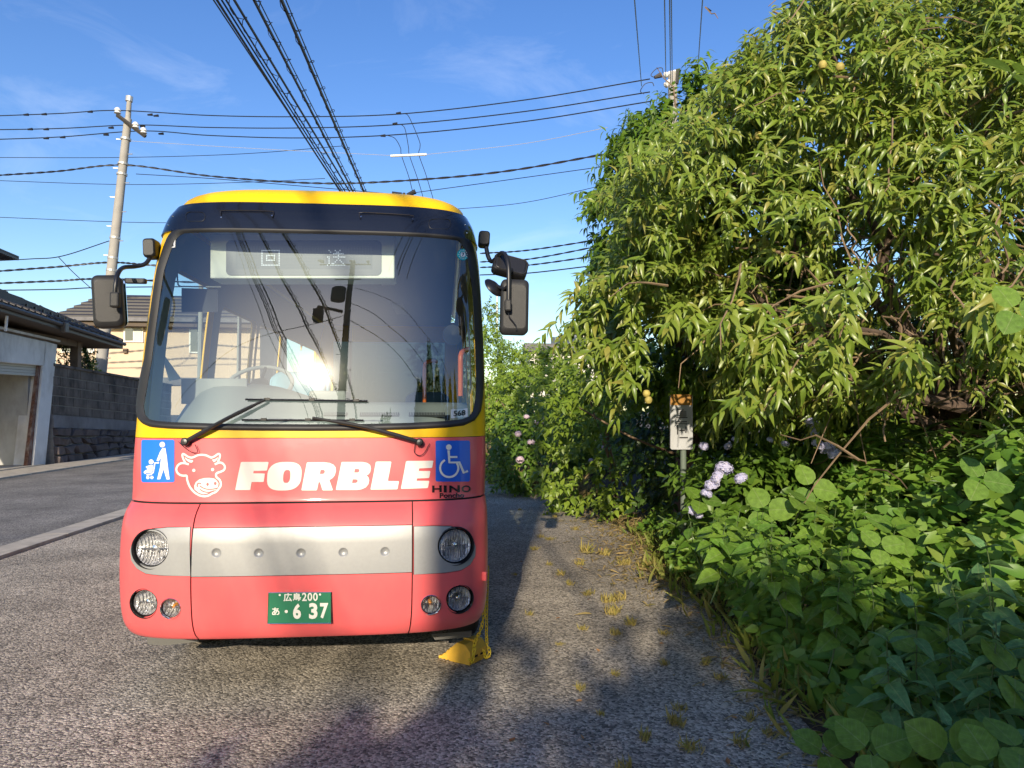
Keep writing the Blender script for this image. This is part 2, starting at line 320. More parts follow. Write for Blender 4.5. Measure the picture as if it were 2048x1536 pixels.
def fill2d(outline, holes=(), res=.04):
    loops = [dens(outline, res)] + [dens(h, res) for h in holes]
    V = []; E = []
    for l in loops:
        o = len(V); V += l.tolist(); E += [(o + i, o + (i + 1) % len(l)) for i in range(len(l))]
    mn = loops[0].min(0); mxx = loops[0].max(0)
    gx = np.arange(mn[0] + res / 2, mxx[0], res); gy = np.arange(mn[1] + res / 2, mxx[1], res)
    if len(gx) and len(gy):
        G = np.stack(np.meshgrid(gx, gy), -1).reshape(-1, 2); ok = inpoly(G, loops[0])
        for l in loops[1:]: ok &= ~inpoly(G, l)
        B = np.array(V); G = G[ok]
        if len(G):
            dd = np.concatenate([np.min(np.hypot(G[i:i+400, None, 0] - B[None, :, 0], G[i:i+400, None, 1] - B[None, :, 1]), axis=1) for i in range(0, len(G), 400)])
            V += G[dd > res * .45].tolist()
    vo, eo, fo, *_ = delaunay_2d_cdt([Vector(p) for p in V], E, [], 0, 1e-6)
    vo = np.array([tuple(p) for p in vo]); T = np.array([tuple(f) for f in fo if len(f) == 3])
    c = vo[T].mean(1); ok = inpoly(c, loops[0])
    for l in loops[1:]: ok &= ~inpoly(c, l)
    return vo, T[ok]
def panel(name, outline, mat, parent, holes=(), off=0.0, lip=.012, res=.045, inward=False):
    """a skin panel laid on the bus surface; outline in (arc length, height)"""
    V2, T = fill2d(outline, holes, res); P, N = P_(V2[:, 0], V2[:, 1], off)
    if inward: T = T[:, ::-1]; N = -N
    a, b, c = P[T[:, 0]], P[T[:, 1]], P[T[:, 2]]
    fl = (np.cross(b - a, c - a) * N[T[:, 0]]).sum(1) < 0; T[fl] = T[fl][:, ::-1]
    used = np.unique(T); mp_ = -np.ones(len(P), int); mp_[used] = np.arange(len(used)); T = mp_[T]; P = P[used]; N = N[used]
    Vs = P; Fs = [tuple(t) for t in T]; CN = N.tolist()
    if lip:
        cnt = {}
        for t in T:
            for i in range(3):
                e = (int(t[i]), int(t[(i + 1) % 3])); cnt[e] = cnt.get(e, 0) + 1
        bd = [e for e in cnt if (e[1], e[0]) not in cnt]; ids = {}; ex = []
        for e in bd:
            for q in e:
                if q not in ids: ids[q] = len(P) + len(ex); ex += [P[q], P[q] - N[q] * lip]; CN += [(0, 0, 0), (0, 0, 0)]
        Vs = np.concatenate([P, np.array(ex)])
        for i, j in bd: Fs.append((ids[j], ids[i], ids[i] + 1, ids[j] + 1))
    o = mk(name, Vs, Fs, mat, parent, True)
    o.data.normals_split_custom_set_from_vertices(CN)
    return o
def circ(cx, cy, rx, ry=None, n=28): return [(cx + rx * math.cos(2 * math.pi * i / n), cy + (ry or rx) * math.sin(2 * math.pi * i / n)) for i in range(n)]
def ppx(poly, off=0.0): return [px_sz(u, v, off) for u, v in poly]
def decal(name, poly, mat, parent, holes=(), off=.0025, res=.03, sc=None):
    """flat print on the skin, outlined in picture pixels (optionally through an affine map of a zoomed crop)"""
    f = (lambda p: p) if sc is None else (lambda p: (sc[0] + p[0] * sc[2], sc[1] + p[1] * sc[2]))
    return panel(name, ppx([f(p) for p in poly]), mat, parent, [ppx([f(p) for p in h]) for h in holes], off, 0, res)
def stroke(pts, w, closed=False, k=5, sm=True):
    """outline polygon of a brush stroke in 2D"""
    Q = np.array([p[:2] for p in smooth_path([(x, y, 0) for x, y in pts], k)]) if sm else np.array(pts, float)
    T = np.gradient(Q, axis=0); T /= np.linalg.norm(T, axis=1, keepdims=True) + 1e-9; N = np.stack([-T[:, 1], T[:, 0]], 1) * w / 2
    return [tuple(p) for p in np.concatenate([Q + N, (Q - N)[::-1]])]
def rrect(x0, y0, x1, y1, r, n=6):
    out = []
    for cx, cy, a in ((x1 - r, y0 + r, -90), (x1 - r, y1 - r, 0), (x0 + r, y1 - r, 90), (x0 + r, y0 + r, 180)):
        for i in range(n + 1): t = R(a + 90 * i / n); out.append((cx + r * math.cos(t), cy + r * math.sin(t)))
    return out
def text_mesh(body, bold=0.0, shear=0.0):
    c = bpy.data.curves.new('text', 'FONT'); c.body = body; c.offset = bold; c.shear = shear; c.resolution_u = 3
    o = bpy.data.objects.new('text', c); COL.objects.link(o); dg = bpy.context.evaluated_depsgraph_get()
    me = bpy.data.meshes.new_from_object(o.evaluated_get(dg)); V = np.array([v.co[:2] for v in me.vertices]); Fc = [tuple(p.vertices) for p in me.polygons]
    bpy.data.objects.remove(o); bpy.data.curves.remove(c); bpy.data.meshes.remove(me)
    if len(V) == 0: V = np.array([[0, 0], [1, 0], [0, 1.]]); Fc = [(0, 1, 2)]
    return V, Fc
def text_on_bus(name, body, rect, mat, parent, off=.003, bold=0.0, shear=0.0, slope=0.0):
    V, Fc = text_mesh(body, bold, shear); mn, mxx = V.min(0), V.max(0); u = (V - mn) / (mxx - mn)
    px = rect[0] + u[:, 0] * (rect[2] - rect[0]); py = rect[3] - u[:, 1] * (rect[3] - rect[1]) + slope * (px - rect[0])
    sz = np.array([px_sz(a, b) for a, b in zip(px, py)]); P, N = P_(sz[:, 0], sz[:, 1], off)
    return mk(name, P, Fc, mat, parent)

M_red = pm('bus_red_paint', (.72, .110, .114), .42, spec=.25, coat=.35, var=.03, vscale=3, dirt=(.55, .16, .14), dscale=7, damt=.22)
M_yel = pm('bus_yellow_paint', (.82, .49, .008), .45, spec=.2, coat=.125, var=.02, vscale=3)
M_silver = pm('silver_paint', (.31, .312, .305), .45, .3, coat=.15, var=.03, vscale=60)
M_black = pm('black_trim', (.012, .012, .014), .38)
M_rubber = pm('black_rubber', (.02, .02, .021), .55)
M_visor = pm('visor_panel', (.009, .011, .018), .08, spec=.5, coat=.25)
M_plast = pm('mirror_plastic', (.02, .02, .021), .45, spec=.35, bump=.15, bscale=400)
M_gap = pm('dark_underbody', (.01, .01, .01), .9)
M_chrome = pm('chrome', (.8, .8, .8), .08, 1)
def reflector_mat():
    m, t, b, o = nodes('lamp_reflector'); b.inputs['Base Color'].default_value = (.95, .95, .96, 1); b.inputs['Metallic'].default_value = .45; b.inputs['Roughness'].default_value = .22
    g = t.nodes.new('ShaderNodeTexCoord'); w = t.nodes.new('ShaderNodeTexWave'); w.inputs['Scale'].default_value = 22; w.bands_direction = 'X'; w.inputs['Distortion'].default_value = 0
    v = t.nodes.new('ShaderNodeTexVoronoi'); v.inputs['Scale'].default_value = 45; a = t.nodes.new('ShaderNodeMath'); a.operation = 'ADD'
    q = t.nodes.new('ShaderNodeBump'); q.inputs['Strength'].default_value = .9; q.inputs['Distance'].default_value = .02
    t.links.new(g.outputs['Object'], w.inputs[0]); t.links.new(g.outputs['Object'], v.inputs[0]); t.links.new(w.outputs['Fac'], a.inputs[0]); t.links.new(v.outputs['Distance'], a.inputs[1])
    t.links.new(a.outputs[0], q.inputs['Height']); t.links.new(q.outputs[0], b.inputs['Normal']); return m
M_refl = reflector_mat()
M_amber = pm('amber_bulb', (.85, .32, .02), .15, coat=1)
M_wind = glass('windshield_glass', (.86, .92, .90), 2.3, sun_glow=.0008)
M_side = glass('side_glass', (.82, .88, .86), 1.5)
M_rear = glass('rear_glass', (.2, .22, .22), 1.5)
M_lens = glass('lamp_lens', (1, 1, 1), 1.5, .0)
M_white = pm('white_print', (.76, .72, .63), .5, spec=.25)
M_blue = pm('sign_blue', (.008, .16, .68), .4, coat=.3)
M_blue2 = pm('sign_blue_dark', (.008, .10, .55), .4, coat=.3)
M_badge = pm('dark_chrome_badge', (.06, .055, .055), .2, .7)
M_plate = pm('plate_green', (.012, .16, .075), .4)
M_int = pm('interior_grey', (.29, .31, .30), .7)
M_intd = pm('interior_dark', (.028, .032, .036), .7)
M_dash = pm('dash_grey', (.26, .29, .27), .6)
M_box = pm('sign_box_cream', (.74, .77, .68), .6)
M_screen = pm('led_screen', (.02, .03, .045), .35)
M_led = pm('led_dot', (.5, .55, .6), .4, emit=(.75, .85, 1, .28))
M_leddim = pm('led_dot_unlit', (.10, .12, .14), .5)
M_seat = pm('seat_cover_blue', (.28, .50, .62), .8)
M_orange = pm('orange_rail', (.80, .17, .02), .35)
M_tyre = pm('tyre', (.015, .015, .015), .8)
M_mirror = pm('mirror_glass', (.9, .9, .9), .02, 1)
M_flap = pm('grey_flap', (.10, .098, .09), .7)
M_stick = pm('sticker_white', (.8, .8, .78), .5)
M_teal = pm('sticker_teal', (.02, .42, .45), .5)
M_ink = pm('sticker_ink', (.015, .015, .015), .6)

bus = thing('bus', 'small coral red and yellow city bus parked facing the viewer', 'bus', (BCX, 7.0, 0))
ZB, Z1, Z2, Z3 = .385, .732, .986, 1.104       # bumper bottom, silver band, shoulder top
sl_ = px_sz(383, 1100)[0]; sr_ = px_sz(825, 1100)[0]; SE = SFRONT - .03
G = .0035
# --- inner dark shell so that the gaps between panels read dark
# --- bumper, three panels wide
podL = ppx([(381, 1054), (336, 1055), (305, 1058), (282, 1068), (266, 1083), (260, 1101), (263, 1121), (274, 1137), (292, 1147), (320, 1150.5), (350, 1151.5), (381, 1152)])
podR = ppx([(828, 1053), (870, 1052), (902, 1053), (926, 1060), (943, 1074), (951, 1093), (950, 1112), (940, 1129), (922, 1140), (893, 1145), (860, 1147), (828, 1149)])
lamps = {'hl': (301.5, 1098, 34), 'hr': (911, 1092, 34), 'fl': (288, 1207, 25.5), 'fr': (919.5, 1198.5, 25.5), 'tl': (341, 1217, 18), 'tr': (861.5, 1210, 18)}
def lampc(k, g=0): u, v, r_ = lamps[k]; return ppx(circ(u, v, r_ + g, n=32))
def grow(poly, g):
    c = np.mean(poly, axis=0); return [tuple(np.array(p) + nrm(np.array(p) - c) * g) for p in poly]
panel('inner_frame', [(-SE, .37), (SE, .37), (SE, 1.49), (-SE, 1.49)], M_gap, bus, [lampc(k, 2) for k in lamps], off=-.016, lip=0, res=.06)
panel('bumper_corner', [(-SE, ZB + .02), (-1.0, ZB), (sl_ - G, ZB), (sl_ - G, Z3 - .004), (-SE, Z3 - .004)], M_red, bus, [grow(podL, .004), lampc('fl', 2), lampc('tl', 1.5)], res=.03)
panel('bumper_corner', [(sr_ + G, ZB), (1.0, ZB), (SE, ZB + .02), (SE, Z3 - .004), (sr_ + G, Z3 - .004)], M_red, bus, [grow(podR, .004), lampc('fr', 2), lampc('tr', 1.5)], res=.03)
bc = panel('bumper_center', [(sl_ + G, ZB), (sr_ - G, ZB), (sr_ - G, Z1 - .002), (sl_ + G, Z1 - .002)], M_red, bus, res=.03)
panel('bumper_shoulder', [(sl_ + G, Z2 + .002), (sr_ - G, Z2 + .002), (sr_ - G, Z3 - .004), (sl_ + G, Z3 - .004)], M_red, bus, res=.02)
dim = [(433, 1105.5), (517.5, 1106), (602, 1106), (686.5, 1104.5), (770, 1103)]
gr = panel('silver_band', [(sl_ + G, Z1 + .002), (sr_ - G, Z1 + .002), (sr_ - G, Z2 - .002), (sl_ + G, Z2 - .002)], M_silver, bus, [ppx(circ(u, v, 9)) for u, v in dim], off=.002, res=.03)
for u, v in dim:
    s0, z0 = px_sz(u, v); p, n = P_(s0, z0, .002); r0 = 9.2 / 362
    part('dimple', MB().lathe([(r0, .0015), (r0 * .93, .001), (r0 * .75, -.004), (r0 * .45, -.008), (.0005, -.0095)], p, n, 24), M_silver, gr, True)
pods = [panel('lamp_surround', podL, M_silver, bus, [lampc('hl', 2)], off=.002, res=.025), panel('lamp_surround', podR, M_silver, bus, [lampc('hr', 2)], off=.002, res=.025)]
def lamp(name, key, label, bulb, rim, mats):
    u, v, r_ = lamps[key]; s0, z0 = px_sz(u, v); p, n = P_(s0, z0); ax = nrm(n * .62 + np.array([0, -.38, 0])); rr = r_ / 1450 * (p[1] * .985 + .1)
    t = part(name, MB().lathe([(rr * 1.12, .003), (rr * 1.09, .005), (rr * 1.04, -.010), (rr * 1.01, -.026), (rr * .97, -.026), (rr * .96, -.014), (rr * .93, -.012)], p, ax, 40), rim, bus, True, auto=50)
    if label: t['label'] = label
    rb = rr * .93; pr = [(rb, -.014), (rb * .97, -.03), (rb * .80, -.058), (rb * .55, -.078), (rb * .25, -.09), (.001, -.092)]
    part('reflector', MB().lathe(pr, p, ax, 32), M_refl, t, True)
    part('bulb', MB().lathe([(rb * .22, -.088), (rb * .22, -.045), (rb * .17, -.034), (.001, -.030)], p, ax, 16), bulb, t, True)
    fm = MB()
    uu = nrm(np.cross(ax, [0, 0, 1.])); ww = np.cross(uu, ax)
    for kx in (-.62, -.38, .38, .62):
        hh = math.sqrt(max(0, .86 - kx * kx)) * rb
        c = np.array(p) + ax * -.036 + uu * kx * rb; Mx = np.stack([uu, ax, ww], 1); fm.box(c - ww * hh * .45, (.003, .02, hh * .9), Mx)
    fm.box(np.array(p) + ax * -.036, (rb * 1.6, .016, .003), np.stack([uu, ax, ww], 1))
    part('reflector_rib', fm, M_chrome, t)
    part('lens', MB().lathe([(rb * 1.0, -.012), (rb * .9, -.004), (rb * .7, .003), (rb * .4, .008), (.001, .01)], p, ax, 32), M_lens, t, True)
lamp('headlight', 'hl', None, M_chrome, M_black, 0); lamp('headlight', 'hr', None, M_chrome, M_black, 0)
lamp('fog_light', 'fl', None, M_chrome, M_badge, 0); lamp('fog_light', 'fr', None, M_chrome, M_badge, 0)
lamp('turn_signal', 'tl', None, M_amber, M_chrome, 0); lamp('turn_signal', 'tr', None, M_amber, M_chrome, 0)
# --- upper front panel with its prints
fp = panel('front_panel', [(-SE, 1.110), (SE, 1.110), (SE, 1.4555), (-SE, 1.4555)], M_red, bus, res=.035)
z2 = (230, 840, .4004); zA = (270, 870, .10254); zB = (460, 900, .2441)
for nm, outl, hol in (
    ('letter_f', [(98, 98), (312, 98), (317, 103), (305, 164), (299, 169), (195, 171), (192, 191), (284, 193), (287, 198), (278, 257), (273, 262), (178, 262), (168, 323), (162, 328), (50, 328), (45, 323), (90, 103)], []),
    ('letter_o', [(446 + (140 * math.copysign(abs(math.cos(t)) ** .72, math.cos(t))) - 18 * math.sin(t), 215 + 117 * math.copysign(abs(math.sin(t)) ** .72, math.sin(t))) for t in np.linspace(0, 2 * math.pi, 48, endpoint=False)],
     [[(466 + 29 * math.copysign(abs(math.cos(t)) ** .7, math.cos(t)) - 6 * math.sin(t), 217 + 53 * math.copysign(abs(math.sin(t)) ** .75, math.sin(t))) for t in np.linspace(0, 2 * math.pi, 28, endpoint=False)]]),
    ('letter_r', [(636, 101), (770, 100), (815, 106), (848, 120), (866, 142), (869, 170), (860, 205), (842, 230), (815, 246), (843, 325), (838, 331), (763, 331), (757, 326), (738, 264), (727, 264), (714, 326), (708, 331), (591, 331), (586, 326), (630, 106)], [[(744, 163), (768, 163), (778, 170), (777, 184), (766, 196), (736, 197)]]),
    ('letter_b', [(920, 98), (1085, 98), (1125, 106), (1149, 124), (1155, 150), (1149, 182), (1135, 200), (1119, 208), (1135, 224), (1141, 248), (1134, 281), (1112, 307), (1078, 322), (1040, 328), (873, 328), (868, 323), (914, 103)], [[(1024, 155), (1052, 155), (1062, 163), (1060, 176), (1048, 185), (1018, 185)], [(1006, 240), (1036, 240), (1047, 249), (1045, 262), (1032, 270), (1000, 271)]]),
    ('letter_l', [(1204, 95), (1317, 95), (1322, 100), (1294, 249), (1298, 254), (1380, 255), (1384, 260), (1373, 317), (1367, 322), (1157, 325), (1152, 320), (1195, 100)], []),
    ('letter_e', [(1452, 90), (1661, 88), (1666, 93), (1656, 142), (1650, 147), (1550, 151), (1546, 172), (1637, 172), (1641, 177), (1632, 225), (1626, 230), (1532, 233), (1528, 252), (1628, 252), (1632, 257), (1622, 307), (1616, 312), (1406, 318), (1401, 313), (1442, 95)], [])):
    decal(nm, outl, M_white, fp, hol, sc=zB)
cow = decal('cow_emblem', stroke([(1055, 575), (985, 552), (920, 550), (865, 572), (825, 620), (812, 680), (838, 742), (890, 780), (950, 794), (1012, 797), (1025, 880), (1060, 980), (1110, 1060), (1180, 1130), (1270, 1180), (1360, 1195), (1440, 1180), (1510, 1140), (1580, 1110), (1625, 1060), (1670, 1000), (1677, 930), (1650, 870), (1592, 818), (1595, 750), (1680, 715), (1740, 680), (1757, 620), (1720, 560), (1655, 537), (1560, 572)], 40), M_white, fp, sc=zA)
decal('cow_emblem', stroke([(985, 535), (945, 460), (930, 395), (945, 368), (985, 388), (1040, 425), (1110, 442), (1165, 425), (1225, 397), (1300, 387), (1390, 397), (1455, 425), (1500, 440), (1560, 415), (1615, 375), (1650, 370), (1662, 400), (1652, 455), (1620, 525)], 38), M_white, fp, off=.003, sc=zA)
decal('cow_emblem', [(972, 425), (1020, 462), (1085, 485), (1130, 490), (1141, 510), (1115, 540), (1070, 535), (1020, 505), (985, 465)], M_white, fp, sc=zA)
decal('cow_emblem', [(1505, 482), (1560, 472), (1600, 448), (1622, 428), (1612, 470), (1585, 505), (1545, 532)], M_white, fp, sc=zA)
decal('cow_emblem', circ(1152, 690, 31, n=16), M_white, fp, sc=zA); decal('cow_emblem', circ(1518, 675, 31, n=16), M_white, fp, sc=zA)
muz = [(1165, 1060), (1160, 990), (1190, 920), (1260, 865), (1360, 840), (1450, 836), (1550, 850), (1600, 890), (1632, 940), (1625, 1000), (1600, 1050), (1560, 1085), (1490, 1110), (1405, 1145), (1330, 1155), (1245, 1125)]
decal('cow_emblem', muz, M_white, fp, [circ(1420, 962, 26, 34, 14), circ(1570, 945, 27, 34, 14)], sc=zA)
for q in ([(1270, 990), (1330, 1030), (1420, 1057), (1520, 1055), (1620, 1035)], [(1270, 1058), (1340, 1100), (1440, 1117), (1560, 1085)], [(1228, 1012), (1218, 970), (1250, 938), (1297, 952)]):
    decal('cow_emblem', stroke(q, 22), M_red, fp, off=.0045, sc=zA)
st = decal('stroller_sticker', rrect(283.5, 879.5, 349.5, 964.5, 4), M_blue, fp)
for q in (circ(545, 188, 54), [(540, 265), (605, 252), (632, 420), (655, 620), (690, 865), (630, 868), (570, 672), (505, 862), (446, 865), (500, 640), (520, 450), (472, 515), (433, 500), (500, 330)], circ(330, 525, 47),
          [(225, 615), (300, 590), (365, 588), (352, 690), (330, 742), (240, 742), (215, 764), (183, 728), (215, 690), (272, 668), (235, 642)], circ(265, 828, 32, n=14), circ(345, 828, 32, n=14)):
    decal('pictogram', q, M_white, st, off=.005, sc=zA)
decal('pictogram', stroke([(482, 543), (402, 545), (385, 640), (368, 730), (330, 768), (240, 776)], 27, sm=False), M_white, st, off=.005, sc=zA)
st = decal('wheelchair_sticker', rrect(871, 881, 939.5, 963, 4), M_blue2, fp)
decal('pictogram', circ(1666, 136, 14, n=18), M_white, st, off=.005, sc=z2)
decal('pictogram', stroke([(1665, 152), (1669, 212), (1718, 212), (1740, 264), (1760, 254)], 12, sm=False), M_white, st, off=.005, sc=z2)
decal('pictogram', stroke([(1668, 185), (1708, 185)], 10, sm=False), M_white, st, off=.0055, sc=z2)
decal('pictogram', stroke([(1668 + 45 * math.cos(R(a)), 240 + 45 * math.sin(R(a))) for a in range(-118, -401, -12)], 10, sm=False), M_white, st, off=.0055, sc=z2)
for ch, x0, x1 in (('H', 864, 883), ('I', 887, 893), ('N', 898, 919), ('O', 922, 941)): text_on_bus('maker_badge', ch, (x0, 971, x1, 985), M_badge, fp, .004, .03, slope=-.03)
text_on_bus('model_badge', 'Poncho', (879, 986, 928, 996.5), M_badge, fp, .004, .03, slope=-.02)
# --- licence plate
def plate_pt(u, v, off): s0, z0 = px_sz(u, v); p, n = P_(s0, z0); return p + np.array([0, -off, 0])
p00, p10, p11, p01 = [plate_pt(u, v, .012) for u, v in ((537.5, 1244), (664, 1243), (663, 1183), (538, 1184))]
yy = min(p[1] for p in (p00, p10, p11, p01)); pl2 = [np.array([p[0], yy, p[2]]) for p in (p00, p10, p11, p01)]
lp = part('licence_plate', MB().hexa([p + np.array([0, .006, 0]) for p in pl2], pl2), M_plate, bus, bevel=.003)
rim_ = [pl2[0], pl2[1], pl2[2], pl2[3]]; part('plate_rim', MB().tube([p + np.array([0, -.001, 0]) for p in rim_], .0022, 6, closed=True), M_chrome, lp)
def plate_text(body, rect, bold=0.0):
    V, Fc = text_mesh(body, bold); mn, mxx = V.min(0), V.max(0); u = (V - mn) / np.maximum(mxx - mn, 1e-6)
    return mk('plate_character', [on_y(rect[0] + a * (rect[2] - rect[0]), rect[3] - b * (rect[3] - rect[1]), yy - .0015) for a, b in u], Fc, M_white, lp)
plate_text('広', (567, 1186, 584, 1203), .02); plate_text('島', (586, 1186, 602, 1203), .02)
for ch, x in (('2', 604), ('0', 615), ('0', 626)): plate_text(ch, (x, 1185.5, x + 9.5, 1202), .02)
plate_text('あ', (544, 1215, 559, 1231), .02); plate_text('6', (586, 1207, 602, 1238), .04); plate_text('3', (618, 1206, 635, 1238), .04); plate_text('7', (640, 1206, 656.5, 1237), .04)
for u, v, r_ in ((572.5, 1223, 3.2), (559.5, 1190, 2.2), (640, 1189, 2.2)): mk('plate_character', [on_y(a, b, yy - .0015) for a, b in circ(u, v, r_, n=12)], [tuple(range(12))[::-1]], M_white, lp)
# --- windshield, its rubber seal and the yellow surround
def ws_outline(g=0.0):
    L_ = [(315 - g, 540), (303 - g, 620), (290 - g, 720), (277 - g, 790), (273.5 - g, 815), (276 - g, 833 + g * .4), (286 - g * .8, 846 + g * .7), (304 - g * .4, 853 + g)]
    L_ += [(340, 856 + g), (420, 858.5 + g), (520, 860 + g), (620, 860.5 + g), (720, 860 + g), (820, 857.5 + g), (890, 854 + g), (925, 850 + g), (948 + g * .6, 840 + g * .7), (960 + g, 822 + g * .3), (964 + g, 795), (966 + g, 760)]
    L_ += [(964 + g, 680), (958 + g, 580)]
    return L_
WO = ppx(ws_outline(0)); WI = ppx(ws_outline(-11))
ZV0, ZV1 = 2.678, 2.86
def clampz(poly): return [(max(-SE + .03, min(SE - .03, s)), min(z, 2.686)) for s, z in poly]
WO = clampz(WO); WI = clampz(WI)
def crown_edge(Q, zt):
    a, b = Q[-1][0], Q[0][0]; return Q + [(a - .03, zt - .10), (a - .05, zt - .03), (a - .09, zt)] + [(a - .09 + (b - a + .18) * k / 10, zt) for k in range(1, 10)] + [(b + .09, zt), (b + .05, zt - .03), (b + .03, zt - .10)]
WO = crown_edge(WO, 2.686); WI = crown_edge(WI, 2.664)
panel('windshield_surround', [(-SE, 1.4585), (SE, 1.4585), (SE, 2.69), (-SE, 2.69)], M_yel, bus, [WO], res=.03)
ws = panel('windshield', WI, M_wind, bus, off=-.004, lip=0, res=.03)
# seal: raised rubber strip between glass and paint
def band(name, A, B, offs, mat, parent):
    n = 220
    def res_(poly):
        q = np.array(poly + [poly[0]]); d = np.concatenate([[0], np.cumsum(np.linalg.norm(np.diff(q, axis=0), axis=1))]); t = np.linspace(0, d[-1], n, endpoint=False)
        return np.stack([np.interp(t, d, q[:, 0]), np.interp(t, d, q[:, 1])], 1)
    a = res_(A); b = res_(B); rows = []
    for t, o in offs: q = a + (b - a) * t; rows.append(P_(q[:, 0], q[:, 1], o)[0])
    V = np.concatenate(rows); m = len(rows)
    Fc = [(i * n + k, (i + 1) * n + k, (i + 1) * n + (k + 1) % n, i * n + (k + 1) % n) for i in range(m - 1) for k in range(n)]
    return mk(name, V, Fc, mat, parent, True)
band('windshield_seal', WO, WI, [(-.15, .001), (0, .007), (.25, .013), (.6, .012), (.9, .004), (1.1, -.003)], M_rubber, ws)
# --- dark visor above the windshield
vs = panel('visor', [(-SE, ZV0), (SE, ZV0), (SE, ZV1), (-SE, ZV1)], M_visor, bus, off=.012, lip=.02, res=.035)
for q in ([(444, 437), (444, 429), (452, 426), (540, 427), (548, 431), (546, 439)], [(722, 441), (720, 433), (728, 430), (818, 435), (826, 440), (824, 446)]):
    part('grab_bar', MB().tube(smooth_path([P_(*px_sz(u, v), .02)[0] for u, v in q], 3), .0035, 6), M_badge, vs, True)
for q in (rrect(374, 427, 412, 445, 8), rrect(857, 441, 900, 460, 8)):
    part('lamp_cover', MB().tube([P_(*px_sz(u, v), .0125)[0] for u, v in q], .0022, 5, closed=True), M_black, vs, True)
for u, v in ((348, 434), (340, 452), (444, 437), (546, 434), (722, 436), (826, 441), (928, 452), (931, 468)):
    s0, z0 = px_sz(u, v); p, n = P_(s0, z0, .012); part('screw', MB().lathe([(.006, 0), (.005, .003), (.0005, .004)], p, n, 10), M_chrome, vs, True)
# --- sides, roof, rear
LEN = SFRONT + BREAR - 4.62
def side_holes(sg):
    H = [rrect(SFRONT + .0, 1.50, SFRONT + .82, 2.52, .09)] + [rrect(SFRONT + a, 1.55, SFRONT + a + 1.05, 2.42, .07) for a in (1.0, 2.15, 3.3, 4.35)]
    return [[(x * sg, z) for x, z in h] for h in H]
for sg in (-1, 1):
    a, b = SE + .004, LEN
    arch = [(SFRONT + .42, ZB)] + [(SFRONT + .87 + .47 * math.cos(t), .42 + .47 * math.sin(t)) for t in np.linspace(math.pi, 0, 14)] + [(SFRONT + 1.32, ZB)]
    arch2 = [(x + 3.65, z) for x, z in arch]
    lo = [(a, ZB)] + arch + arch2 + [(b, ZB), (b, 1.452), (a, 1.452)]
    panel('side_panel', [(x * sg, z) for x, z in lo], M_red, bus, [], res=.12)
    hs = side_holes(sg)
    up = panel('upper_side_panel', [(x * sg, z) for x, z in ((a, 1.4585), (b, 1.4585), (b, 2.86), (a, 2.86))], M_yel, bus, hs, res=.12)
    for h in hs:
        panel('side_window', h, M_side, bus, off=-.006, lip=0, res=.12)
    panel('lining', [(x * sg, z) for x, z in ((SFRONT - .2, .45), (b, .45), (b, 2.80), (SFRONT - .2, 2.80))], M_int, bus, [grow(h, .012) for h in hs], off=-.05, lip=0, res=.12, inward=True)
rz = np.concatenate([[2.86], 2.86 + .235 * np.sin(np.linspace(.08, math.pi / 2, 14))]); rows = []
for i, z in enumerate(rz):
    q = math.acos(min(1, (z - 2.86) / .235)); k = 1 - math.sin(q)       # 0 at the eave, 1 at the crown
    w = .92 * (1 - k ** 1.15 * .94); y0 = 4.46 + .05 * (k > 0) + 1.05 * k ** 1.3
    ss = np.concatenate([np.linspace(-1, 1, 61)]); x = np.sign(ss) * np.abs(ss) ** .8 * w; fy = .5 * (1 - (1 - np.abs(x / w) ** 4) ** .25)
    row = [(BCX - w, BREAR, z)] + [(BCX + a, y0 + b, z) for a, b in zip(x, fy)] + [(BCX + w, BREAR, z)]; rows.append(row)
part('roof', MB().grid(rows), M_yel, bus, True, auto=80)
hw = .93; rb = MB()
rb.grid([[(BCX - 1.0, BREAR, .4), (BCX + 1.0, BREAR, .4)], [(BCX - 1.02, BREAR, 1.55), (BCX + 1.02, BREAR, 1.55)]]); part('rear_panel', rb, M_red, bus)
rb = MB(); rb.box((BCX - .9, BREAR - .02, 2.2), (.26, .04, 1.3)); rb.box((BCX + .9, BREAR - .02, 2.2), (.26, .04, 1.3)); rb.box((BCX, BREAR - .02, 2.72), (1.54, .04, .3)); part('rear_upper_panel', rb, M_yel, bus)
part('rear_window', MB().box((BCX, BREAR - .02, 2.06), (1.54, .006, 1.02)), M_rear, bus)
# --- wheels and flaps
for x in (BCX - .90, BCX + .90):
    for y in (5.34, 9.0):
        t = part('wheel', MB().lathe([(.20, -.11), (.36, -.115), (.40, -.09), (.41, 0), (.40, .09), (.36, .115), (.20, .11)], (x, y, .41), (1, 0, 0), 40), M_tyre, bus, True, auto=40)
        part('rim', MB().lathe([(.21, .09), (.19, .05), (.08, .03), (.07, .07), (.001, .08)], (x, y, .41), (math.copysign(1, x - BCX), 0, 0), 28), M_silver, t, True)
fl = MB(); A = [on_y(u, v, 4.62) for u, v in ((291, 1266), (384, 1268), (398, 1283), (330, 1291), (296, 1289))]; fl.prism([p + np.array([0, .01, 0]) for p in A], A)
part('wheel_flap', fl, M_flap, bus)
fl = MB(); A = [on_y(u, v, 4.62) for u, v in ((862, 1268), (944, 1262), (942, 1274), (870, 1280))]; fl.prism([p + np.array([0, .01, 0]) for p in A], A); part('wheel_flap', fl, M_flap, bus)
part('underbody', MB().box((BCX, 7.3, .50), (1.86, 5.6, .06)), M_gap, bus)
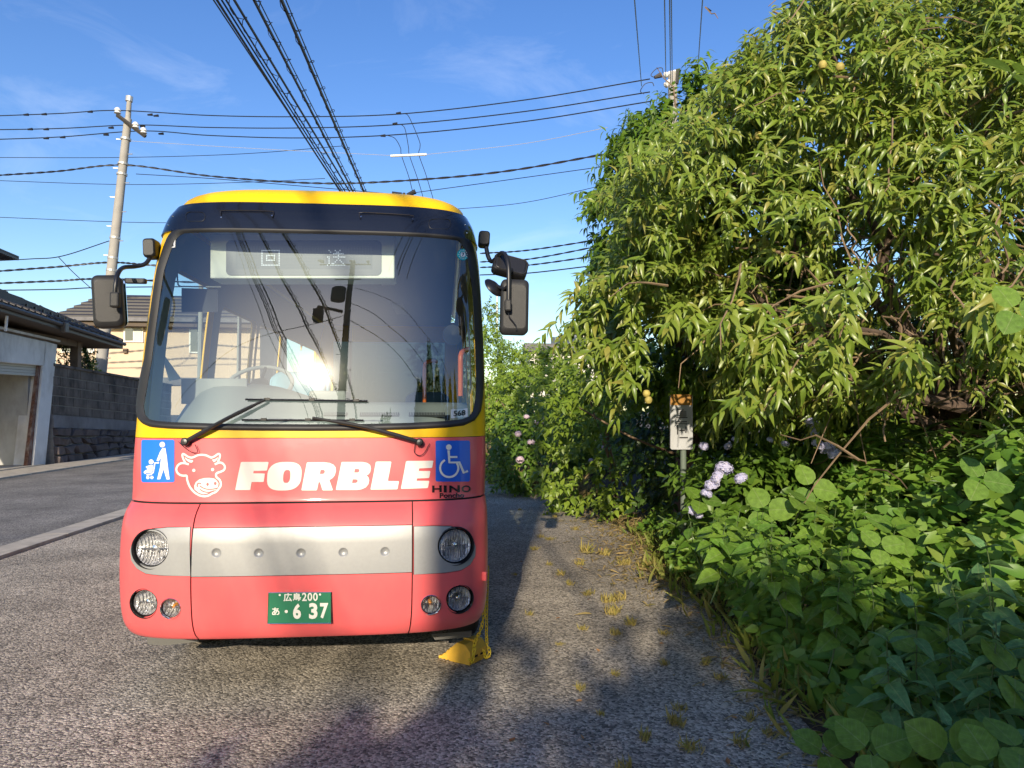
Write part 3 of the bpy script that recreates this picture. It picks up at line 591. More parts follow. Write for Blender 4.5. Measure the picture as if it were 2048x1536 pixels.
# --- wipers
def off_px(u, v, o): s0, z0 = px_sz(u, v, o); return P_(s0, z0, o)[0]
def wiper(piv, elbow, tip, b0, b1, ends):
    a = off_px(*piv, .03); e = off_px(*elbow, .055); t = off_px(*tip, .045)
    w = part('wiper', MB().tube(smooth_path([a, e, t], 4), [.013] * 3 + [.011] * 4 + [.008] * 2, 8), M_plast, bus, True)
    part('pivot_cap', MB().lathe([(.022, -.03), (.022, .012), (.015, .02), (.001, .022)], a, (0, -1, .1), 16), M_black, w, True)
    B = [off_px(u, v, .022) for u, v in zip(np.linspace(b0[0], b1[0], 12), np.linspace(b0[1], b1[1], 12))]; mb = MB().tube(B, .006, 6)
    for p in B[2:-1:4]: mb.box(p + np.array([0, -.008, .004]), (.03, .012, .014))
    part('wiper_blade', mb, M_black, w)
    part('washer_hose', MB().tube(smooth_path([off_px(u, v, .02) for u, v in ends], 5), .0022, 5), M_black, w, True)
wiper((372, 885), (455, 840), (530, 802), (491, 800), (735, 803), [(358, 884), (368, 894), (384, 905), (396, 905), (391, 890)])
wiper((838, 886), (735, 858), (625, 838), (484, 841), (727, 842), [(830, 888), (828, 905), (838, 912), (848, 906), (858, 888)])
# --- mirrors
def rbox(mb, c, size, M, r_, n=5):
    """box with rounded outline in its local x-z and softened front"""
    for (sx, sz, y0_, y1_) in ((1, 1, -.30, .5), (.94, .96, -.5, -.30)): pass
    out = np.array(rrect(-size[0] / 2, -size[2] / 2, size[0] / 2, size[2] / 2, r_, n)); m = len(out); V = []; Fc = []
    lay = [(.78, -.5), (.93, -.44), (1, -.30), (1, .42), (.97, .5)]
    for k, d in lay: V += [np.array(c) + np.array(M) @ np.array([x * k, d * size[1], z * k]) for x, z in out]
    for i in range(len(lay) - 1): Fc += [(i * m + j, i * m + (j + 1) % m, (i + 1) * m + (j + 1) % m, (i + 1) * m + j) for j in range(m)]
    Fc += [tuple(range(m)), tuple(range((len(lay) - 1) * m, len(lay) * m))[::-1]]
    return mb.add(V, Fc)
def rot(ax, ang):
    return np.array(Matrix.Rotation(R(ang), 3, ax))
I3 = np.eye(3)
# left of the picture
c = on_y(217, 604, 4.25); lm = part('side_mirror', rbox(MB(), c, (.152, .085, .295), rot('Z', 14) @ rot('Y', -4), .035), M_plast, bus, True, auto=45)
cb = c + np.array([.004, .05, 0]); part('mirror_glass', rbox(MB(), cb, (.138, .012, .275), rot('Z', 14) @ rot('Y', -4), .03), M_mirror, lm, True, auto=45)
part('mirror_mount', rbox(MB(), on_y(303, 498, 4.47), (.07, .10, .115), rot('Y', -3), .02), M_plast, lm, True, auto=45)
part('mirror_arm', MB().tube(smooth_path([on_y(u, v, Y) for u, v, Y in ((300, 516, 4.45), (290, 528, 4.42), (270, 533, 4.38), (248, 535, 4.3), (237, 545, 4.2), (232, 565, 4.16), (229, 600, 4.16))], 5), .0125, 10), M_black, lm, True)
part('mirror_clamp', MB().box(on_y(231, 600, 4.165), (.05, .045, .085)), M_plast, lm, bevel=.01)
part('camera_bar', rbox(MB(), on_y(271, 562, 4.4), (.12, .035, .03), I3, .008), M_plast, lm, True, auto=45)
# right of the picture
c = on_y(1028.5, 615, 4.25); rm = part('side_mirror', rbox(MB(), c, (.165, .08, .325), rot('Y', 1), .03), M_plast, bus, True, auto=45)
part('mirror_glass', rbox(MB(), c + np.array([0, .048, 0]), (.15, .012, .305), I3, .028), M_mirror, rm, True, auto=45)
part('mirror_mount', rbox(MB(), on_y(968, 479, 4.50), (.07, .10, .095), rot('Y', 3), .02), M_plast, rm, True, auto=45)
part('mirror_arm', MB().tube(smooth_path([on_y(u, v, Y) for u, v, Y in ((972, 492, 4.48), (976, 512, 4.46), (983, 523, 4.44), (993, 516, 4.38), (1003, 506, 4.30), (1012, 512, 4.22), (1017, 535, 4.18), (1017.5, 575, 4.17), (1017, 610, 4.17))], 5), .0135, 10), M_black, rm, True)
part('mirror_clamp', MB().box(on_y(1016, 611, 4.175), (.04, .045, .07)), M_plast, rm, bevel=.01)
part('mirror_cable', MB().tube(smooth_path([on_y(u, v, 4.19) for u, v in ((1016, 622), (1019, 634), (1026, 643), (1032, 652), (1033, 660))], 4), .0035, 6), M_black, rm, True)
c = on_y(1020, 534, 4.36); um = part('under_mirror', rbox(MB(), c, (.215, .07, .125), rot('Y', 14) @ rot('X', -25), .03), M_black, bus, True, auto=45)
part('mirror_rim', MB().tube([c + rot('Y', 14) @ rot('X', -25) @ np.array([x, -.034, z]) for x, z in rrect(-.098, -.053, .098, .053, .028)], .004, 6, closed=True), M_plast, um, True)
part('mirror_bracket', MB().tube([on_y(1018, 545, 4.2), on_y(1022, 540, 4.3)], .014, 8), M_black, um, True)
ax = nrm([-.55, .45, -.5]); c = on_y(987, 575, 4.26)
rmm = part('round_mirror', MB().lathe([(.002, -.028), (.035, -.022), (.062, -.006), (.066, .004), (.060, .010), (.001, .016)], c, ax, 28), M_black, bus, True)
part('mirror_bracket', MB().tube([c - ax * .02, on_y(1008, 578, 4.2), on_y(1016, 572, 4.17)], .010, 8), M_black, rmm, True)
# small bump mark on the bus corner
s0, z0 = px_sz(966, 1152); part('tow_cover', MB().box(P_(s0, z0, .002)[0], (.02, .04, .05), rot('Z', 60)), M_red, bus, bevel=.004)
# --- interior
def abox(name, u0, v0, u1, v1, Y, d, mat, parent, bevel=.0):
    A = [on_y(u0, v1, Y), on_y(u1, v1, Y), on_y(u1, v0, Y), on_y(u0, v0, Y)]; mb = MB().prism(A, [p + np.array([0, d, 0]) for p in A]); return part(name, mb, mat, parent, bevel=bevel)
part('floor', MB().box((BCX, 7.3, .56), (1.9, 5.8, .03)), M_intd, bus)
part('ceiling', MB().box((BCX, 7.45, 2.80), (1.7, 5.4, .03)), M_int, bus)
# dash: cross-section swept across the bus, taller on the driver's side
xs = np.linspace(-.93, .93, 25); G_ = []
for k, prof in enumerate(((4.36, 1.30), (4.40, 1.515), (4.55, 1.575), (4.72, 1.64), (4.86, 1.665), (5.0, 1.62), (5.02, 1.1))):
    row = []
    for x in xs:
        hump = 1 / (1 + math.exp((x + .18) * 11)); edge = max(0, (abs(x) - .62) / .31); dz = hump * (.0, 0.0, .05, .10, .125, .10, 0)[k] * (1 - .45 * max(0, (-x - .72) / .21)); row.append((BCX + x, prof[0] + .34 * edge ** 2.2, prof[1] + dz))
    G_.append(row)
part('dashboard', MB().grid([[p for p in r_] for r_ in G_]), M_dash, bus, True, auto=60)
dsh = bus.children[-1]
for u0, u1 in ((648, 694), (720, 798), (818, 890)):
    p0 = on_y(u0, 829, 4.56); p1 = on_y(u1, 828, 4.56); z = 1.585; mb = MB(); M_ = rot('X', 22); mb.box(((p0[0] + p1[0]) / 2, 4.56, z), (p1[0] - p0[0], .045, .012), M_)
    vn = part('air_vent', mb, M_intd, dsh)
    mb = MB(); [mb.box((x, 4.558, z + .006), (.003, .04, .008), M_) for x in np.linspace(p0[0], p1[0], 24)[1:-1]]; part('vent_slats', mb, M_int, vn)
abox('display_panel', 362, 757, 494, 808, 4.80, .02, M_int, dsh, .004)
sw_c = np.array([BCX - .46, 4.98, 1.78]); swx = nrm([0, -.62, .78])
ring = []; u_ = np.array([1., 0, 0]); w_ = np.cross(swx, u_)
for k in range(40): a = 2 * math.pi * k / 40; ring.append(sw_c + (u_ * math.cos(a) + w_ * math.sin(a)) * .21)
swh = part('steering_wheel', MB().tube(ring, .014, 10, closed=True), M_int, bus, True)
mb = MB()
for a in (0, 140, 220): mb.tube([sw_c, sw_c + (u_ * math.sin(R(a)) + w_ * math.cos(R(a))) * .2], .012, 6)
mb.lathe([(.06, -.02), (.06, .015), (.001, .025)], sw_c, swx, 18); mb.tube([sw_c, sw_c - swx * .5], .03, 8); part('steering_column', mb, M_intd, swh, True)
def seat(x, y, z, mc, mh, name='passenger_seat', w=.44):
    t = part(name, rbox(MB(), (x, y, z + .42), (w, .12, .72), rot('X', -8), .07), mc, bus, True, auto=45)
    part('cushion', rbox(MB(), (x, y - .26, z), (w, .46, .12), I3, .04), mc, t, True, auto=45)
    part('head_cover', rbox(MB(), (x, y - .012, z + .64), (w * .9, .15, .30), rot('X', -8), .08), mh, t, True, auto=45)
    part('pedestal', MB().box((x, y - .24, (z + .56) / 2), (.3, .36, z - .56)), M_intd, t)
M_seatd = pm('seat_fabric', (.05, .10, .16), .9)
seat(BCX - .37, 5.85, 1.12, M_seat, M_seat, 'driver_seat', .46)
for y in (7.3, 8.2, 9.2):
    for x in (-.6, .6): seat(BCX + x, y, 1.0, M_seatd, M_seatd)
dest = abox('destination_box', 420, 468, 789, 557, 4.58, .22, M_box, bus, .008)
# the box leans with the bus; screen opening, unlit dots and lit characters
scr = part('led_screen', MB().prism([on_y(u, v, 4.5765) for u, v in rrect(452, 481, 763, 551, 10)], [on_y(u, v, 4.579) for u, v in rrect(452, 481, 763, 551, 10)]), M_screen, dest)
mb = MB()
for j in range(16):
    v = 494 + j * 2.85
    for i in range(88):
        u = 472 + i * 3.12; mb.add([on_y(u + a, v + b, 4.5755) for a, b in ((-.8, .7), (.8, .7), (.8, -.7), (-.8, -.7))], [(0, 1, 2, 3)])
part('unlit_dots', mb, M_leddim, scr)
def dots(rows, u0, v0, du, dv):
    mb = MB()
    for j, r_ in enumerate(rows):
        for i, ch in enumerate(r_):
            if ch == '#': mb.add([on_y(u0 + i * du + a, v0 + j * dv + b, 4.574) for a, b in ((-1.1, 1.05), (1.1, 1.05), (1.1, -1.05), (-1.1, -1.05))], [(0, 1, 2, 3)])
    part('lit_dots', mb, M_led, scr)
dots(['############', '#..........#', '#..........#', '#..######..#', '#..#....#..#', '#..#....#..#', '#..######..#', '#..........#', '#..........#', '############'], 524, 501, 3.12, 3.25)
dots(['.#...#..#...', '..#...##....', '....#######.', '.......#....', '##..########', '.#.....#....', '.#....#.#...', '.#...#...#..', '.#.##.....#.', '#.##########'], 655, 501, 3.12, 3.25)
part('grab_rail', MB().tube(smooth_path([on_y(u, v, Y) for u, v, Y in ((921, 792, 4.95), (921, 740, 4.95), (921.5, 712, 4.95), (926, 703, 5.0), (935, 699, 5.2))], 4), .018, 10), M_orange, bus, True)
part('grab_rail', MB().tube(smooth_path([on_y(u, v, Y) for u, v, Y in ((849, 815, 6.6), (849, 740, 6.6), (852, 726, 6.6), (862, 722, 6.7), (872, 723, 6.8))], 4), .017, 10), M_orange, bus, True)
for u, Y in ((478, 6.6), (700, 8.6), (560, 9.4), (400, 5.9)):
    p = on_y(u, 700, Y); part('stanchion', MB().tube([(p[0], Y, .57), (p[0], Y, 2.79)], .018, 8), M_int, bus, True)
part('sun_visor', MB().prism([on_y(u, v, 4.85) for u, v in ((363, 576), (436, 578), (436, 624), (363, 624))], [on_y(u, v, 4.86) for u, v in ((363, 576), (436, 578), (436, 624), (363, 624))]), M_intd, bus)
part('visor_rod', MB().tube(smooth_path([on_y(u, v, 4.83) for u, v in ((354, 488), (355, 560), (360, 572), (372, 573), (442, 574))], 3), .005, 6), M_int, bus, True)
part('ticket_machine', MB().box((BCX - .05, 5.35, 1.30), (.26, .30, .9)), M_int, bus, bevel=.02)
part('partition', MB().box((BCX - .58, 6.1, 1.2), (.75, .03, 1.2)), M_intd, bus)
part('radio_handset', rbox(MB(), on_y(311, 717, 4.72), (.05, .05, .15), rot('Y', 4), .01), M_black, bus, True, auto=45)
hx = []
for k in range(60): t = k / 59; p = on_y(297 + t * 17, 752 + t * 26, 4.68); hx.append(p + np.array([math.cos(k * .9) * .012, math.sin(k * .9) * .012, 0]))
part('coiled_cord', MB().tube(hx, .004, 5), M_black, bus, True)
part('route_board', MB().prism([on_y(u, v, 4.8) for u, v in ((320, 698), (363, 758), (338, 762))], [on_y(u, v, 4.82) for u, v in ((320, 698), (363, 758), (338, 762))]), M_box, bus)
part('inside_mirror', MB().lathe([(.001, -.03), (.05, -.025), (.07, 0), (.001, .01)], on_y(905, 670, 4.9), (-.3, -.9, -.2), 24), M_black, bus, True)
for x, y in ((BCX + .25, 6.4), (BCX + .25, 8.4)): part('ceiling_lamp', MB().box((x, y, 2.775), (.12, .7, .02)), M_box, bus)
# stickers behind the glass
def glass_px(poly, o): out = []; [out.append(P_(*px_sz(u, v), o)[0]) for u, v in poly]; return out
s_ = mk('number_sticker', glass_px([(902, 836.5), (935.5, 833.5), (935.5, 816.5), (902, 819)], -.0015), [(0, 1, 2, 3)], M_stick, ws)
def text_glass(body, rect, o, par, mat=M_ink, bold=.02, slope=0):
    V, Fc = text_mesh(body, bold); mn, mxx = V.min(0), V.max(0); u = (V - mn) / (mxx - mn)
    return mk('sticker_number', glass_px([(rect[0] + a * (rect[2] - rect[0]), rect[3] - b * (rect[3] - rect[1]) + slope * a) for a, b in u], o), Fc, mat, par)
text_glass('568', (907, 821.5, 931, 832.5), .0005, s_, slope=-2)
s_ = mk('number_sticker', glass_px([(337.5, 496), (350, 494.5), (350.5, 479.5), (338, 481)], -.0015), [(0, 1, 2, 3)], M_stick, ws); text_glass('6', (340.5, 483.5, 347, 493), .0005, s_)
s_ = mk('round_sticker', glass_px(circ(926, 509, 11.5, n=24), -.0015), [tuple(range(24))[::-1]], M_teal, ws)
mk('sticker_centre', glass_px(circ(926, 509, 5.2, n=18), .0002), [tuple(range(18))[::-1]], M_stick, s_); text_glass('7', (923.5, 505.5, 928.5, 512.5), .0012, s_)
for k in range(12): a = 2 * math.pi * k / 12; mk('sticker_mark', glass_px(circ(926 + 8.3 * math.cos(a), 509 + 8.3 * math.sin(a), 1.1, n=6), .0002), [tuple(range(6))[::-1]], M_stick, s_)
mk('glass_box', glass_px([(891, 841), (901, 840), (901, 829), (891, 830)], -.012), [(0, 1, 2, 3)], M_black, ws)

# ================================================================== WHEEL CHOCKS AND CHAIN
M_choc = pm('chock_yellow', (.80, .47, .05), .55, var=.1, vscale=20, dirt=(.4, .24, .06), dscale=14, damt=.25)
M_chain = pm('chain_yellow', (.72, .52, .02), .4)
def chock(c, rz, label, top=False):
    Mz = rot('Z', rz); t = thing('wheel_chock', label, 'wheel chock', tuple(c))
    prof = [(-.15, .0), (-.13, .008), (-.12, 0), (-.10, .008), (-.09, 0), (-.07, .008), (-.06, 0), (.10, .0), (.10, .035), (.105, .05), (.105, .10), (.06, .155), (.0, .16), (-.035, .125), (-.045, .11), (-.055, .11), (-.07, .085), (-.08, .085), (-.095, .055), (-.105, .055), (-.125, .03), (-.15, .025)]
    A = [np.array(c) + Mz @ np.array([x, -.095, z * .8]) for x, z in prof]; B = [np.array(c) + Mz @ np.array([x, .095, z * .8]) for x, z in prof]
    part('body', MB().prism(A, B), M_choc, t, bevel=.004)
    for y in (-.04, .04): part('groove', MB().box(np.array(c) + Mz @ np.array([.104, y, .045]), (.006, .05, .012), Mz), M_gap, t)
    part('rib', MB().box(np.array(c) + Mz @ np.array([.03, 0, .128]), (.09, .012, .012), Mz), M_choc, t)
    return t
chock((.14, 4.78, 0), -38, 'yellow ribbed wheel chock on the asphalt under the bus corner')
def link_mesh():
    P = []
    for a in range(12):
        t = 2 * math.pi * a / 12; P.append((.0085 * math.cos(t), 0, .0085 * math.sin(t) + (.008 if math.sin(t) > 0 else -.008)))
    mb = MB().tube(P, .0034, 6, closed=True); me = bpy.data.meshes.new('link'); me.from_pydata(mb.v, [], mb.f); me.materials.append(M_chain)
    me.polygons.foreach_set('use_smooth', [True] * len(me.polygons)); return me
LM = link_mesh()
def chain(label, pts):
    Q = np.array(smooth_path(pts, 30)); d = np.concatenate([[0], np.cumsum(np.linalg.norm(np.diff(Q, axis=0), axis=1))]); n = int(d[-1] / .0245)
    t = thing('chain', label, 'chain', tuple(Q[-1]), 'chock chains')
    for k in range(n):
        a = np.array([np.interp((k + .5) * .0245, d, Q[:, i]) for i in range(3)]); b = np.array([np.interp((k + .9) * .0245, d, Q[:, i]) for i in range(3)])
        o = bpy.data.objects.new('link', LM); COL.objects.link(o); o.parent = t; o.location = a - Q[-1]
        q = Vector(b - a).to_track_quat('Z', 'X'); o.rotation_mode = 'QUATERNION'; o.rotation_quaternion = q @ Matrix.Rotation(R(90 * (k % 2) + 40), 4, 'Z').to_quaternion()
hk = np.array([.268, 4.72, .60])
chain('yellow chain hanging from the bus side to the front face of the chock', [hk, on_y(966, 1240, 4.58), on_y(950, 1285, 4.62), on_y(948, 1303, 4.60), on_y(944, 1322, 4.60), on_y(937, 1318, 4.60)])
chain('yellow chain hanging straighter beside the chock\'s outer end', [hk + np.array([.012, .01, 0]), on_y(973, 1245, 4.66), on_y(974, 1285, 4.68), on_y(979, 1304, 4.66), on_y(973, 1316, 4.66), on_y(966, 1298, 4.66)])
# ================================================================== LEFT SIDE: garage, walls, houses
XW = -11.72
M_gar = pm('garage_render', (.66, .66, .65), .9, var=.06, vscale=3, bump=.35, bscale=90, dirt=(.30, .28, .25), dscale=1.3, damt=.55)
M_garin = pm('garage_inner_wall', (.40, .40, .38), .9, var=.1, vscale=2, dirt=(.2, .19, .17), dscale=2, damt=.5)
M_shut = pm('shutter_slat', (.42, .42, .38), .6)
M_rust = pm('rusty_rail', (.13, .055, .035), .85, var=.4, vscale=12, dirt=(.35, .3, .26), dscale=9, damt=.6)
M_blk = pm('concrete_block', (.13, .11, .095), .95, var=.35, vscale=2.2, bump=.5, bscale=120, dirt=(.022, .02, .02), dscale=2.2, damt=.9)
M_mort = pm('mortar', (.22, .20, .18), .95, var=.2)
M_band = pm('concrete_band', (.17, .165, .17), .9, var=.2, vscale=2, dirt=(.07, .065, .065), dscale=2.2, damt=.6)
M_stone = pm('retaining_stone', (.072, .058, .058), .95, var=.45, vscale=3, bump=.7, bscale=30, dirt=(.15, .125, .12), dscale=1.5, damt=.5)
M_tile = pm('dark_roof_tile', (.042, .038, .038), .55, var=.18, vscale=5)
M_soff = pm('brown_soffit', (.10, .075, .055), .8)
M_gutm = pm('brown_gutter', (.07, .06, .055), .5)
M_beige = pm('beige_wall', (.60, .46, .33), .85, var=.05, vscale=1.5, bump=.15, bscale=150)
M_cream = pm('cream_wall', (.66, .60, .48), .85, var=.05)
M_wfr = pm('window_frame_white', (.72, .71, .66), .5)
M_pane = pm('window_pane', (.03, .035, .04), .05, spec=.8, coat=1)
M_curt = pm('pale_curtain', (.5, .52, .5), .8)
M_wood = pm('brown_post', (.14, .10, .07), .8, var=.2, vscale=6)
TILT = np.array([.055, 0, 0])            # the level of the houses is turned a little against the sloping lot
def wall_pt(u, v): return on_x(u, v, XW)
# --- garage
t = thing('garage', 'white rendered concrete garage with a half raised shutter at the roadside', 'garage', (XW, 19, 0))
def gq(uvs, d, name, mat, par=t, bevel=.0):      # slab on the front plane, d deep
    A = [on_x(u, v, XW) for u, v in uvs]; return part(name, MB().prism(A, [p + np.array([-d, 0, 0]) for p in A]), mat, par, bevel=bevel)
gq([(66, 936), (91, 931), (115, 689), (91, 682)], .55, 'pillar', M_gar, bevel=.02)
gq([(-160, 711), (88.5, 731.5), (93, 683.5), (-160, 627)], .5, 'lintel', M_gar, bevel=.02)
pA = on_x(115, 684, XW); pB = on_x(-160, 622, XW)
part('roof_slab', MB().prism([pA + np.array([.03, .1, .0]), pB + np.array([.03, 0, .0]), pB + np.array([-4.2, 0, .0]), pA + np.array([-4.2, .1, .0])], [p + np.array([.0, 0, .06]) for p in (pA + np.array([.03, .1, .0]), pB + np.array([.03, 0, .0]), pB + np.array([-4.2, 0, .0]), pA + np.array([-4.2, .1, .0]))]), M_gar, t)
q0 = on_x(70, 934, XW); q1 = on_x(92, 731, XW)
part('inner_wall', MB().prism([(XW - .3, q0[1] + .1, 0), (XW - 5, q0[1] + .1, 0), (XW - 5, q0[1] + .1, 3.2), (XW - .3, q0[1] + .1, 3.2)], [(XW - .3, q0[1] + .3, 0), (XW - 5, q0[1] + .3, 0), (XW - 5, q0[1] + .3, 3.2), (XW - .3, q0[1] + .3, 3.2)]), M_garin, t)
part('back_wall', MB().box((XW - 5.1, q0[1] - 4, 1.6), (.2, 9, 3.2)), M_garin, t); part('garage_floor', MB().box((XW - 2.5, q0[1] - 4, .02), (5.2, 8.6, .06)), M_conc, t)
part('wall_switch', MB().box((XW - 1.3, q0[1] + .09, 1.35), (.16, .03, .32)), M_black, t, bevel=.01)
sh = None
for k in range(4):
    f0 = k / 4; f1 = (k + .93) / 4; L0 = on_x(-160, 711, XW); R0 = on_x(88, 731, XW); L1 = on_x(-160, 738, XW); R1 = on_x(84, 753, XW)
    A = [L0 + (L1 - L0) * f1, R0 + (R1 - R0) * f1, R0 + (R1 - R0) * f0, L0 + (L1 - L0) * f0]; A = [p + np.array([-.14, 0, 0]) for p in A]
    part('shutter_slat', MB().prism(A, [p + np.array([-.03, 0, 0]) for p in A]), M_shut, t, bevel=.008)
A = [on_x(u, v, XW) + np.array([-.06, 0, 0]) for u, v in ((58, 938), (66, 936), (91, 731), (83, 729))]; part('shutter_rail', MB().prism(A, [p + np.array([-.1, 0, 0]) for p in A]), M_rust, t)
# --- block wall on a stone base
bw = thing('block_wall', 'dark weathered concrete block wall on a rough stone base', 'wall', (XW, 26, 0))
T0, T1 = on_x(112, 733, XW), on_x(275, 761, XW); S0, S1 = on_x(101, 829, XW), on_x(275, 843, XW); C0, C1 = on_x(98, 855, XW), on_x(275, 861, XW); D0, D1 = on_x(91, 930, XW), on_x(275, 913, XW)
yA = T0[1] - .15; yE = T1[1] + 3.5
def lvl(a, b, y): return a[2] + (b[2] - a[2]) * (y - a[1]) / (b[1] - a[1])
def wpt(y, f, dx=0.0):   # f: 0 top .. 1 bottom of blocks
    zt = lvl(T0, T1, y); zb = lvl(S0, S1, y); return np.array([XW + dx, y, zt + (zb - zt) * f])
part('mortar_bed', MB().hexa([wpt(yA, 1, -.02), wpt(yE, 1, -.02), wpt(yE, 1, -.17), wpt(yA, 1, -.17)], [wpt(yA, 0, -.02), wpt(yE, 0, -.02), wpt(yE, 0, -.17), wpt(yA, 0, -.17)]), M_mort, bw)
NC = 5; bwid = .82
for r_ in range(NC):
    y = yA - (.41 if r_ % 2 else 0)
    while y < yE:
        a, b = max(y, yA) + .012, min(y + bwid, yE) - .012; f0, f1 = r_ / NC + .012, (r_ + 1) / NC - .012; e = random.uniform(-.004, .006)
        if b - a > .1: part('block', MB().hexa([wpt(a, f1, -.1), wpt(b, f1, -.1), wpt(b, f1, e), wpt(a, f1, e)], [wpt(a, f0, -.1), wpt(b, f0, -.1), wpt(b, f0, e), wpt(a, f0, e)]), M_blk, bw)
        y += bwid
y = yA
while y < yE:
    b = min(y + 1.2, yE); part('coping', MB().hexa([wpt(y + .01, 0, .04), wpt(b - .01, 0, .04), wpt(b - .01, 0, -.22), wpt(y + .01, 0, -.22)], [p + np.array([0, 0, .09]) for p in (wpt(y + .01, 0, .04), wpt(b - .01, 0, .04), wpt(b - .01, 0, -.22), wpt(y + .01, 0, -.22))]), M_blk, bw, bevel=.015); y += 1.2
def bpt(y, dx, A, B): return np.array([XW + dx, y, lvl(A, B, y)])
part('concrete_band', MB().hexa([bpt(yA, .06, C0, C1), bpt(yE, .06, C0, C1), bpt(yE, -.2, C0, C1), bpt(yA, -.2, C0, C1)], [bpt(yA, .03, S0, S1), bpt(yE, .03, S0, S1), bpt(yE, -.2, S0, S1), bpt(yA, -.2, S0, S1)]), M_band, bw)
part('stone_backing', MB().hexa([(XW + .10, yA, -.02), (XW + .10, yE, -.02), (XW - .2, yE, -.02), (XW - .2, yA, -.02)], [bpt(yA, .0, C0, C1), bpt(yE, .0, C0, C1), bpt(yE, -.2, C0, C1), bpt(yA, -.2, C0, C1)]), M_mort, bw)
nzr = 4
def zline(i, y):
    zt = lvl(C0, C1, y); return zt * (1 - i / nzr) + (0 if i in (0, nzr) else .09 * noise.noise(Vector((y * .9, i * 3.7, 1))) + .05 * noise.noise(Vector((y * 2.7, i * 5.1, 4))))
for i in range(nzr):
    y = yA
    while y < yE - .05:
        y2 = min(y + random.uniform(.45, 1.25), yE); sk = random.uniform(-.16, .16); sk2 = random.uniform(-.16, .16); f = (i + .5) / nzr; e = random.uniform(.05, .14)
        q = [(y + (sk if y > yA else 0), zline(i, y)), ((y + y2) / 2, zline(i, (y + y2) / 2) + random.uniform(-.02, .03)), (y2 + (sk2 if y2 < yE else 0), zline(i, y2)), (y2 - (sk2 if y2 < yE else 0), zline(i + 1, y2)), ((y + y2) / 2 + random.uniform(-.1, .1), zline(i + 1, (y + y2) / 2)), (y - (sk if y > yA else 0), zline(i + 1, y))]
        c = np.mean(q, axis=0); A = [(XW - .03 + .1 * f, c[0] + (a - c[0]) * .96, c[1] + (b - c[1]) * .95) for a, b in q]; B_ = [(XW + .02 + .1 * f + e * random.uniform(.6, 1.2), c[0] + (a - c[0]) * random.uniform(.7, .86), c[1] + (b - c[1]) * random.uniform(.68, .85)) for a, b in q]
        part('stone', MB().prism(A[::-1], B_[::-1]), M_stone, bw, bevel=.02); y = y2
# --- tiled house over the garage
hs_ = thing('tiled_house', 'dark tiled house with deep eaves standing above the garage', 'house', (XW - 3, 20, 0))
XE = XW + .55
E1 = on_x(246, 687, XE); E0 = on_x(-150, 560, XE)      # eave line, far corner and near end
pit = math.tan(R(26)); up = np.array([-1.0, 0, pit]); hipd = np.array([-1.0, -1.0, pit])
def roofp(d, r_, lift=0): p = E0 + (E1 - E0) * d + up * r_; return p + np.array([0, 0, lift])
LEV = (E1 - E0)
NR = 14
for k in range(NR):
    r0, r1 = k * .27, (k + 1) * .27 + .05; Lr = np.linalg.norm(LEV)
    e0 = 1 - r0 / Lr; e1 = 1 - r1 / Lr
    A = [roofp(0, r0, .075), roofp(e0, r0, .075), roofp(e1, r1, .03), roofp(0, r1, .03)]; B = [p - np.array([0, 0, .045]) for p in A]
    part('tile_course', MB().hexa(B, A), M_tile, hs_)
for k in range(int(Lr / .30)):
    if k * .30 / Lr > .99: break
    d = 1 - (k * .30 + .14) / Lr; p = roofp(d, -.02, .085); part('eave_tile', MB().lathe([(.001, -.02), (.05, -.015), (.055, .0), (.045, .20), (.001, .22)], p, up, 10), M_tile, hs_, True)
for k in range(11):
    a = E1 + hipd * (k * .36 + .02) + np.array([0, 0, .06]); part('ridge_tile', MB().tube([a, a + hipd * .30, a + hipd * .38], [.085, .095, .115], 10), M_tile, hs_, True)
for k in range(0, 11):      # snow guards: small dark knobs in a row
    d = .985 - k * .045; p = roofp(d, .75 , .08)
    if 1 - .75 / Lr > d: part('snow_guard', MB().box(p, (.06, .05, .09)), M_black, hs_)
part('fascia', MB().hexa([E0 + np.array([0, 0, -.17]), E1 + np.array([0, 0, -.17]), E1 + np.array([-.04, -.04, -.17]), E0 + np.array([-.04, 0, -.17])], [E0, E1, E1 + np.array([-.04, -.04, 0]), E0 + np.array([-.04, 0, 0])]), M_gutm, hs_)
part('end_fascia', MB().hexa([E1 + np.array([0, 0, -.17]), E1 + np.array([-3.5, 0, -.17]), E1 + np.array([-3.5, -.05, -.17]), E1 + np.array([0, -.05, -.17])], [E1, E1 + np.array([-3.5, 0, 0]), E1 + np.array([-3.5, -.05, 0]), E1 + np.array([0, -.05, 0])]), M_gutm, hs_)
part('gutter', MB().tube([E0 + np.array([.06, 0, -.03]), E1 + np.array([.06, 0, -.03])], .06, 8), M_gutm, hs_, True)
part('soffit', MB().hexa([E0 + np.array([0, 0, -.19]), E1 + np.array([0, 0, -.19]), E1 + np.array([-4, 0, -.19]), E0 + np.array([-4, 0, -.19])], [E0 + np.array([0, 0, -.172]), E1 + np.array([0, 0, -.172]), E1 + np.array([-4, 0, -.172]), E0 + np.array([-4, 0, -.172])]), M_soff, hs_)
pt = on_x(152, 700, XE - .7); zt = lvl(E0, E1, pt[1]) - .19; part('porch_post', MB().box((pt[0], pt[1], zt / 2 + .6), (.24, .24, zt - 1.2)), M_wood, hs_)
part('porch_beam', MB().box((XE - .7, pt[1] - 2, zt - .08), (.2, 4.4, .2)), M_wood, hs_)
w1 = on_x(70, 640, XE - 1.6); part('house_wall', MB().box((XE - 2.0, w1[1] - 4.4, 3.1), (.3, 9, 3.4)), M_soff, hs_)
part('downpipe', MB().tube([on_x(14, 632, XE - .1), on_x(11, 662, XE - .1)], .035, 8), M_gar, hs_, True)
